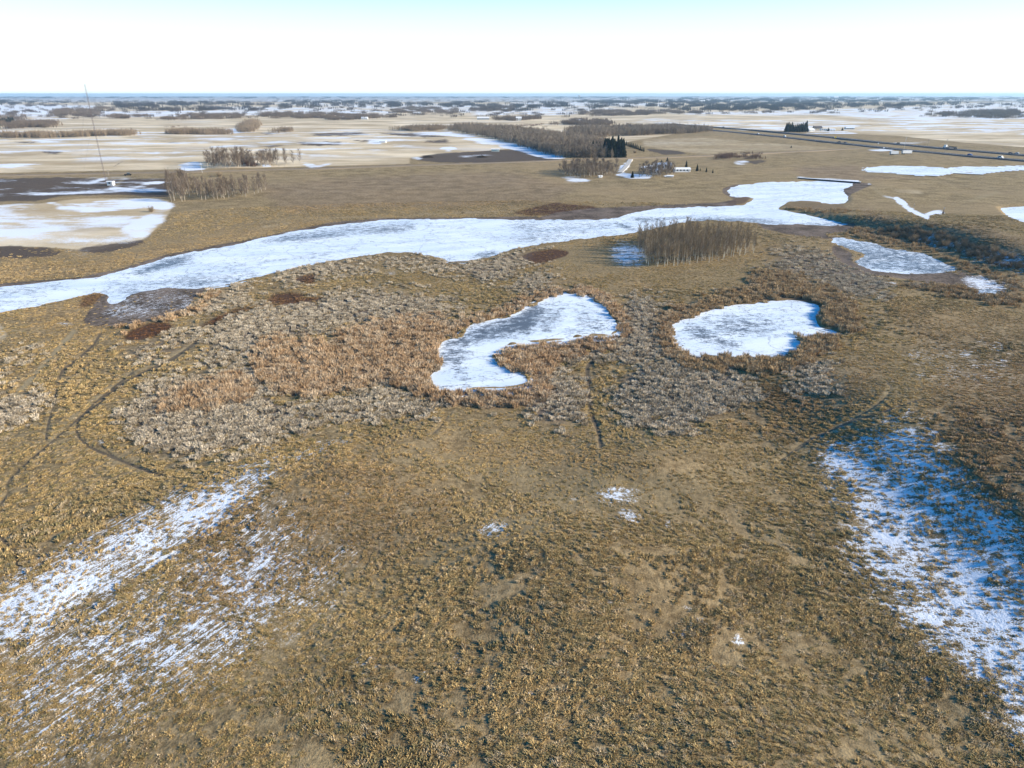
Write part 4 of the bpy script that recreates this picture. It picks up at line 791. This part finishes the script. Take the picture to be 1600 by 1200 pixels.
def house(nm, u, v, L, W, h, rh, rz, wm, rm, lab, cat, nwin=3, door=True, chimney=False):
    p = at(u, v); e = mk(nm, None, None, p, rz); tag(e, lab, cat); l, w_ = L/2, W/2
    V = [(-l,-w_,-.5),(l,-w_,-.5),(l,w_,-.5),(-l,w_,-.5),(-l,-w_,h),(l,-w_,h),(l,w_,h),(-l,w_,h),(-l,0,h+rh),(l,0,h+rh)]
    mk('wall', mesh('wall', V, [(0,1,5,4),(1,2,6,9,5),(2,3,7,6),(3,0,4,8,7)], wm), e)
    ov, th = .45, .18; s_ = rh/w_
    V = []
    for x_ in (-l-ov, l+ov):
        for dz in (0.02, th): V += [(x_, -w_-ov, h-ov*s_+dz), (x_, 0, h+rh+dz), (x_, w_+ov, h-ov*s_+dz)]
    rf = mk('roof', mesh('roof', V, [(3,9,10,4),(4,10,11,5),(0,1,7,6),(1,2,8,7),(0,3,4,1),(1,4,5,2),(6,7,10,9),(7,8,11,10),(0,6,9,3),(2,5,11,8)], rm), e)
    if chimney: bx('chimney', (l*.4, l*.4+.8, -.3, .5, h+rh*.6, h+rh+1.1), grey_w, rf)
    for i in range(nwin):
        cx_ = -l+L*(i+.7)/(nwin+.6); f = bx('window', (cx_-.7, cx_+.7, -w_-.06, -w_+.02, h*.42, h*.42+1.2), white, e); bx('pane', (cx_-.58, cx_+.58, -w_-.09, -w_-.05, h*.42+.1, h*.42+1.1), glass, f)
    if door: d = bx('door', (l-1.6, l-.6, -w_-.07, -w_+.02, .1, 2.2), doorm, e); bx('handle', (l-.82, l-.72, -w_-.12, -w_-.06, 1.05, 1.15), glass, d)
    return e
house('white_barn', 1065, 268.5, 13.0, 6, 2.3, 1.1, .06, white, white, 'long low white barn right of the farmhouse', 'barn', 4)
house('farmhouse', 1036, 261.5, 13, 8, 2.3, 1.6, 0, white, blue_r, 'farmhouse with pale frosted blue roof behind bare trees', 'house', 4, True, True)
house('side_house', 1024, 272, 7, 5, 2.6, 1.4, .3, grey_w, snow_r, 'grey siding outbuilding half hidden by yard trees', 'outbuilding', 2)
house('shed', 1046.5, 276.6, 5, 2.6, 1.0, .4, 0, white, white, 'tiny white shed in front of the farmhouse yard', 'shed', 0, False)
house('shed', 938, 277.6, 2.4, 2, 1.1, .5, .2, white, white, 'tiny white hut at the near edge of the farm grove', 'shed', 1, False)
house('field_shelter', 774, 236.5, 9, 3, 2.3, .6, 0, simple('pale_green_paint', (.66, .72, .62), .8, .06), white, 'pale flat shelter behind the black field', 'shelter', 0, False)
house('white_house', 1266.5, 205.5, 10, 8, 3.2, 2.2, .2, white, white, 'white house beside the black spruce windbreak beyond the highway', 'house', 2)
house('tan_house', 1277, 203, 14, 9, 3.5, 3, .1, tan_w, dark_r, 'tan house with dark roof beyond the highway', 'house', 3, True, True)
house('low_shed', 1287, 204, 12, 6, 2.4, 1, 0, white, grey_w, 'low white shed between tan house and small spruce', 'shed', 3)
house('low_shed', 1300, 204.3, 9, 6, 2.2, 1, 0, white, snow_r, 'small snowy roofed shed right of the small spruce', 'shed', 2)
house('machine_shed', 1327, 202, 16, 8, 2.8, 1.4, 0, grey_w, snow_r, 'pale machine shed at the right end of the far farm', 'shed', 3)
house('far_house', 810.5, 188.5, 13, 10, 6, 3, 0, white, white, 'white farmhouse beyond the fields above the shelterbelt', 'house', 3)
house('far_house', 904, 191, 12, 8, 4, 2, 0, white, white, 'small white building above the grey wood strip', 'building', 2)
house('far_house', 1028, 199.5, 16, 9, 4, 2.5, .2, white, snow_r, 'snowy roofed building at the end of the wood strip', 'building', 3)
house('far_house', 570, 186.5, 16, 8, 4, 2, 0, white, white, 'right white farm building in the far grey woodlot', 'building', 3)
house('far_house', 534, 185.8, 14, 8, 4, 2, 0, grey_w, snow_r, 'left farm building in the far grey woodlot', 'building', 3)
house('far_house', 652, 177.8, 26, 9, 4, 2, 0, white, white, 'long white building below the far wood left of centre', 'building', 3)
house('far_house', 755, 187, 30, 10, 4, 3, 0, grey_w, white, 'pale farm buildings left of the far white farmhouse', 'building', 3)
house('far_barn', 598, 223.0, 9, 6, 2.0, 1.0, 0, white, snow_r, 'small snow covered mound like shed in the pale field', 'shed', 0, False)
house('far_house', 1097, 160.5, 40, 20, 12, 6, 0, tan_w, white, 'far white roofed building left of the horizon woods gap', 'building', 3)
house('far_house', 1306, 154.3, 60, 30, 25, 10, 0, white, white, 'large white building far off on the right horizon', 'building', 3)
house('far_house', 1598, 180.5, 12, 8, 4, 2, 0, white, white, 'white house cut by the right edge near the horizon', 'house', 2)
house('equipment_hut', 174, 289.5, 4.0, 3, 2.6, .3, 0, white, white, 'small white equipment hut at the foot of the tall mast', 'hut', 1)
# white semi-trailers parked by the highway
tyre = simple('tyre_rubber', (.02, .02, .02), .9, .2)
def wheelm(r, w_):
    V, Fc = [], []; n_ = 14
    for s_ in (-w_/2, w_/2):
        for i in range(n_): a = 6.2832*i/n_; V.append((math.cos(a)*r, s_, math.sin(a)*r))
    Fc = [tuple(range(n_))[::-1], tuple(range(n_, 2*n_))]+[(i, (i+1) % n_, n_+(i+1) % n_, n_+i) for i in range(n_)]
    return mesh('wheel', V, Fc, tyre)
WH = wheelm(.5, .35); WC = wheelm(.34, .24)
def trailer(u, v, L, rz, lab, cat='trailer'):
    p = at(u, v); e = mk('semi_trailer', None, None, p, rz); tag(e, lab, cat); bx('box_body', (-L/2, L/2, -1.3, 1.3, 1.1, 3.9), white, e); bx('chassis', (-L/2+.3, L/2-.3, -.6, .6, .75, 1.08), tyre, e)
    for x_ in (-L/2+1.2, -L/2+2.5):
        for y_2 in (-1.1, 1.1): mk('wheel', WH, e, (x_, y_2, .5))
    bx('landing_leg', (L/2-3, L/2-2.8, -1, -.85, 0, 1.08), metal, e); bx('landing_leg', (L/2-3, L/2-2.8, .85, 1, 0, 1.08), metal, e)
    bx('rear_door', (-L/2-.05, -L/2-.005, -1.2, 1.2, 1.2, 3.8), grey_w, e); return e
trailer(1396.5, 242.2, 8.5, .05, 'shorter left white trailer parked below the highway'); trailer(1416, 241.0, 10.5, .12, 'longer right white trailer parked below the highway')
def lerp_path(path, u):
    best = min(range(len(path)), key=lambda i: abs(project(path[i].x, path[i].y, path[i].z)[0]-u)); a = path[max(best-1, 0)]; b = path[min(best+1, len(path)-1)]
    return path[best], math.atan2(b.y-a.y, b.x-a.x)
def on_road(path, u, off):
    lo = [float(project(p.x, p.y, p.z)[0]) for p in path]; i = max(k for k in range(len(path)-1) if lo[k] <= u); t_ = (u-lo[i])/(lo[i+1]-lo[i]); p = path[i].lerp(path[i+1], t_)
    d = (path[i+1]-path[i]); d.z = 0; d.normalize(); p = p+Vector((-d.y, d.x, 0))*off; p.z = max(path[i].z, .2)*(1-t_)+max(path[i+1].z, .2)*t_+.93; return p, math.atan2(d.y, d.x)
def car(path, u, off, c, lab, cat='car', van=False, flip=False, truck=False):
    p, a = on_road(path, u, off); e = mk('pickup_truck' if truck else ('van' if van else 'car'), None, None, p, a+(math.pi if flip else 0)); tag(e, lab, cat)
    body = simple('car_paint', c, .35, .03); L = 5.4 if van or truck else 4.6; h2 = 2.1 if van else (1.8 if truck else 1.45)
    prof = [(-L/2,.35),(L/2,.35),(L/2,.8),(L/2-1.1,.95),(L/2-(1.5 if van else 1.9),h2),(-L/2+(.15 if van else (2.2 if truck else .8)),h2),(-L/2+(.05 if van else (2.3 if truck else .2)),1.0),(-L/2,1.0)]
    n_ = len(prof); V = [(x_, -.9, z) for x_, z in prof]+[(x_, .9, z) for x_, z in prof]; mk('body', mesh('body', V, [tuple(range(n_)), tuple(range(n_, 2*n_))[::-1]]+[(i, n_+i, n_+(i+1) % n_, (i+1) % n_) for i in range(n_)], body), e)
    x1 = L/2-(1.7 if van else 2.1); x0 = -L/2+(.5 if van else (2.5 if truck else 1.2))
    for y0, y1 in ((-.93, -.905), (.905, .93)): bx('side_window', (x0, x1, y0, y1, 1.02, h2-.15), glass, e)
    for x_ in (-L/2+.85, L/2-.9):
        for yy in (-.82, .82): mk('wheel', WC, e, (x_, yy, .34))
    for yy in (-.75, .5): bx('headlight', (L/2+.002, L/2+.04, yy, yy+.25, .6, .75), white, e)
    return e
car(NEAR, 1513, 2, (.06, .13, .35), 'blue car on the near carriageway left of the white van'); car(NEAR, 1565, -2, (.8, .8, .8), 'white van on the near carriageway close to the right edge', 'van', True); car(FARC, 1586, 2, (.45, .46, .48), 'silver car on the far carriageway close to the right edge', flip=True)
car(FARC, 1403, 0, (.06, .07, .08), 'dark car on the far carriageway above the parked trailers', flip=True); car(NEAR, 1310, 1, (.05, .05, .06), 'leading dark pickup on the near carriageway', 'pickup', truck=True); car(NEAR, 1320, 1, (.08, .08, .1), 'dark car following the pickup on the near carriageway')
car(FARC, 1581, -2, (.03, .03, .04), 'black car just ahead of the silver car at right edge'); car(NEAR, 1226, 0, (.8, .8, .8), 'white van far along the near carriageway', 'van', True); car(NEAR, 1184.5, 0, (.8, .8, .8), 'white car furthest along the near carriageway'); car(FARC, 1130, 0, (.03, .03, .03), 'small black car furthest off on the highway', flip=True)
# semi truck with flat load
p, a = on_road(FARC, 1484, 0); e = mk('semi_truck', None, None, p, a+math.pi); tag(e, 'semi truck with white cab and low dark load on the far carriageway', 'truck')
bx('cab', (5.2, 7.6, -1.2, 1.2, .7, 3.6), white, e); bx('hood', (7.6, 9.0, -1.0, 1.0, .7, 2.0), white, e); bx('windshield', (7.61, 7.68, -1.0, 1.0, 2.2, 3.3), glass, e); bx('flatbed', (-9, 5.0, -1.25, 1.25, 1.1, 1.4), metal, e); bx('load', (-8.5, 1.0, -1.1, 1.1, 1.42, 2.3), tyre, e)
for x_ in (-8, -6.7, 3.2, 4.4, 8.0):
    for yy in (-1.05, 1.05): mk('wheel', WH, e, (x_, yy, .5))
# dark vehicle by the mast track
pm = at(200, 274.5); e = mk('utility_truck', None, None, pm, .5); tag(e, 'black vehicle stopped at the head of the mast track', 'truck'); bx('body', (-2.6, 2.6, -1, 1, .5, 1.3), tyre, e); bx('cab', (-.6, 1.6, -.95, .95, 1.3, 2.1), glass, e)
for x_ in (-1.7, 1.7):
    for yy in (-.9, .9): mk('wheel', WC, e, (x_, yy, .34))

# ------------------------------------------------------------------ mast, poles, signs
steel = simple('painted_steel', (.16, .13, .13), .6, .1)
p = at(166, 287); e = mk('radio_mast', None, None, p); tag(e, 'very tall slim lattice mast rising out of the picture at left', 'mast')
V, Fc = [], []; Ht = 66.0; R0 = .42
cs = [Vector((math.cos(a)*R0, math.sin(a)*R0, 0)) for a in (.5, .5+2.094, .5+4.189)]
for i in range(3):
    tube(V, Fc, cs[i]+Vector((0, 0, -.3)), cs[i]+Vector((0, 0, Ht)), .07, .07, 4)
mk('leg_frame', mesh('leg_frame', V, Fc, steel), e); V, Fc = [], []
for k in range(55):
    z = k*1.2
    for i in range(3): tube(V, Fc, cs[i]+Vector((0, 0, z)), cs[(i+1) % 3]+Vector((0, 0, z+1.2)), .035, .035, 3); tube(V, Fc, cs[i]+Vector((0, 0, z)), cs[(i+1) % 3]+Vector((0, 0, z)), .035, .035, 3)
mk('lattice_brace', mesh('lattice_brace', V, Fc, steel), e)
for z in (20, 42, 63):
    for i in range(3): V, Fc = [], []; d = cs[i].normalized()*(26+z*.12); tube(V, Fc, cs[i]+Vector((0, 0, z)), d, .012, .012, 3); mk('guy_wire', mesh('guy_wire', V, Fc, steel), e)
wood_p = simple('weathered_pole', (.40, .36, .31), .9, .2)
def pole(u, v, hpx, lab, r=.14, arm=True, mat=None):
    p = at(u, v); h_ = hpx*mpp(v)*1.04; e = mk('utility_pole', None, None, p); tag(e, lab, 'pole', 'utility poles'); V, Fc = [], []; tube(V, Fc, (0, 0, -.5), (0, 0, h_), r, r*.7, 7); mk('shaft', mesh('shaft', V, Fc, mat or wood_p), e)
    if arm: bx('crossarm', (-1.1, 1.1, -.08, .08, h_-.7, h_-.5), mat or wood_p, e); [bx('insulator', (x_-.06, x_+.06, -.06, .06, h_-.5, h_-.28), glass, e) for x_ in (-1, -.4, .4, 1)]
lp = simple('light_pole', (.62, .62, .60), .5, .05)
pole(1412, 235, 19, 'tallest pale lamp mast behind the parked trailers', .16, False, lp); pole(1449, 229, 10, 'short pole between the two carriageways', .12, True); pole(1475.5, 240, 20, 'pole on the near shoulder left of the semi truck', .12, True); pole(316, 270, 15, 'pole below the small wood at the blue snow patch', .13, True, lp); pole(170, 274, 8, 'short pole beside the mast by the gravel road', .12)
for u, v in ((415,259.5),(428,260),(436,260.3),(445,260.6)): p = at(u, v); e = mk('fence_post', None, None, p); tag(e, 'short wooden post in the loose row by the small wood', 'post', 'posts by the small wood'); bx('shaft', (-.12, .12, -.12, .12, -.3, 1.3), wood_p, e); bx('cap', (-.15, .15, -.15, .15, 1.302, 1.36), metal, e)
yel = simple('yellow_sign_paint', (.75, .55, .05), .6, .05)
def sign(u, v, w_, h_, mat, lab):
    p = at(u, v); e = mk('road_sign', None, None, p); tag(e, lab, 'sign'); bx('post', (-.06, .06, -.05, .05, -.3, 2.0), metal, e); bx('panel', (-w_/2, w_/2, -.09, -.055, 1.6, 1.6+h_), mat, e)
sign(1305, 217.5, 2.4, 2.0, yel, 'yellow sign board on the highway verge'); sign(1380.5, 234, 1.2, 1.2, white, 'small pale sign left of the parked trailers'); sign(1372, 227, 1.5, 1.2, white, 'small white sign on the median'); sign(904, 190, .8, .8, white, 'tiny marker board on the far pasture'); 
# wellhead post by the snowy track
p = at(1473, 335.5); e = mk('wellhead', None, None, p); tag(e, 'slender rusty wellhead post at the end of the snowy track', 'wellhead'); V, Fc = [], []; tube(V, Fc, (0, 0, -.3), (0, 0, 3.6), .14, .10, 8); mk('pipe', mesh('pipe', V, Fc, steel), e); bx('valve_block', (-.35, .35, -.3, .3, .6, 1.4), steel, e); V, Fc = [], []; tube(V, Fc, (-.5, 0, 1.8), (.5, 0, 1.8), .07, .07, 6); mk('valve_wheel', mesh('valve_wheel', V, Fc, steel), e); bx('marker', (-.25, .25, -.16, -.12, 3.1, 3.6), grey_w, e)
p = at(1428, 323.5); e = mk('marker_post', None, None, p); tag(e, 'thin marker post beside the snowy track bend', 'post'); bx('shaft', (-.06, .06, -.06, .06, -.3, 1.6), wood_p, e); bx('cap', (-.09, .09, -.09, .09, 1.602, 1.7), white, e)
# plank footbridge / dam boards at the head of the lake
W0, W1 = at(1248, 279), at(1345, 286.5); d = (W1-W0); L = d.length; e = mk('causeway', None, None, W0, math.atan2(d.y, d.x)); tag(e, 'low snow topped causeway across the head of the lake', 'causeway'); bx('embankment', (0, L, -1.6, 1.6, -.3, .75), simple('dark_earth', (.05, .04, .035), .95, .3), e); bx('snow_cap', (.2, L-.2, -1.3, 1.3, .752, .85), snow_r, e)
# water tower on the horizon
p = at(905, 156.5); e = mk('water_tower', None, None, p); tag(e, 'tiny grey tower structure standing on the horizon right of centre', 'tower'); V, Fc = [], []; tube(V, Fc, (0, 0, 0), (0, 0, 34), 4, 3, 8); mk('stem', mesh('stem', V, Fc, grey_w), e); V, Fc = [], []; tube(V, Fc, (0, 0, 34), (0, 0, 40), 6, 14, 12); tube(V, Fc, (0, 0, 40), (0, 0, 50), 14, 10, 12); mk('tank', mesh('tank', V, Fc, grey_w), e)

# ------------------------------------------------------------------ haze
V, Fc = boxm(-27000, 27000, -27000, 27000, -12, 72)
hm = bpy.data.materials.new('haze_air'); hm.use_nodes = True; q = N(hm.node_tree); hm.node_tree.nodes.remove(hm.node_tree.nodes['Principled BSDF'])
pv = q.n('ShaderNodeVolumePrincipled'); pv.inputs['Color'].default_value = (.50, .76, 1, 1); pv.inputs['Density'].default_value = 6.0e-5; pv.inputs['Anisotropy'].default_value = .2
q.l(pv.outputs[0], hm.node_tree.nodes['Material Output'].inputs['Volume'])
tag(mk('haze', mesh('haze', V, Fc, hm)), 'thin blue winter haze over the plain', None, None, 'stuff')
print('objects', len(bpy.data.objects))
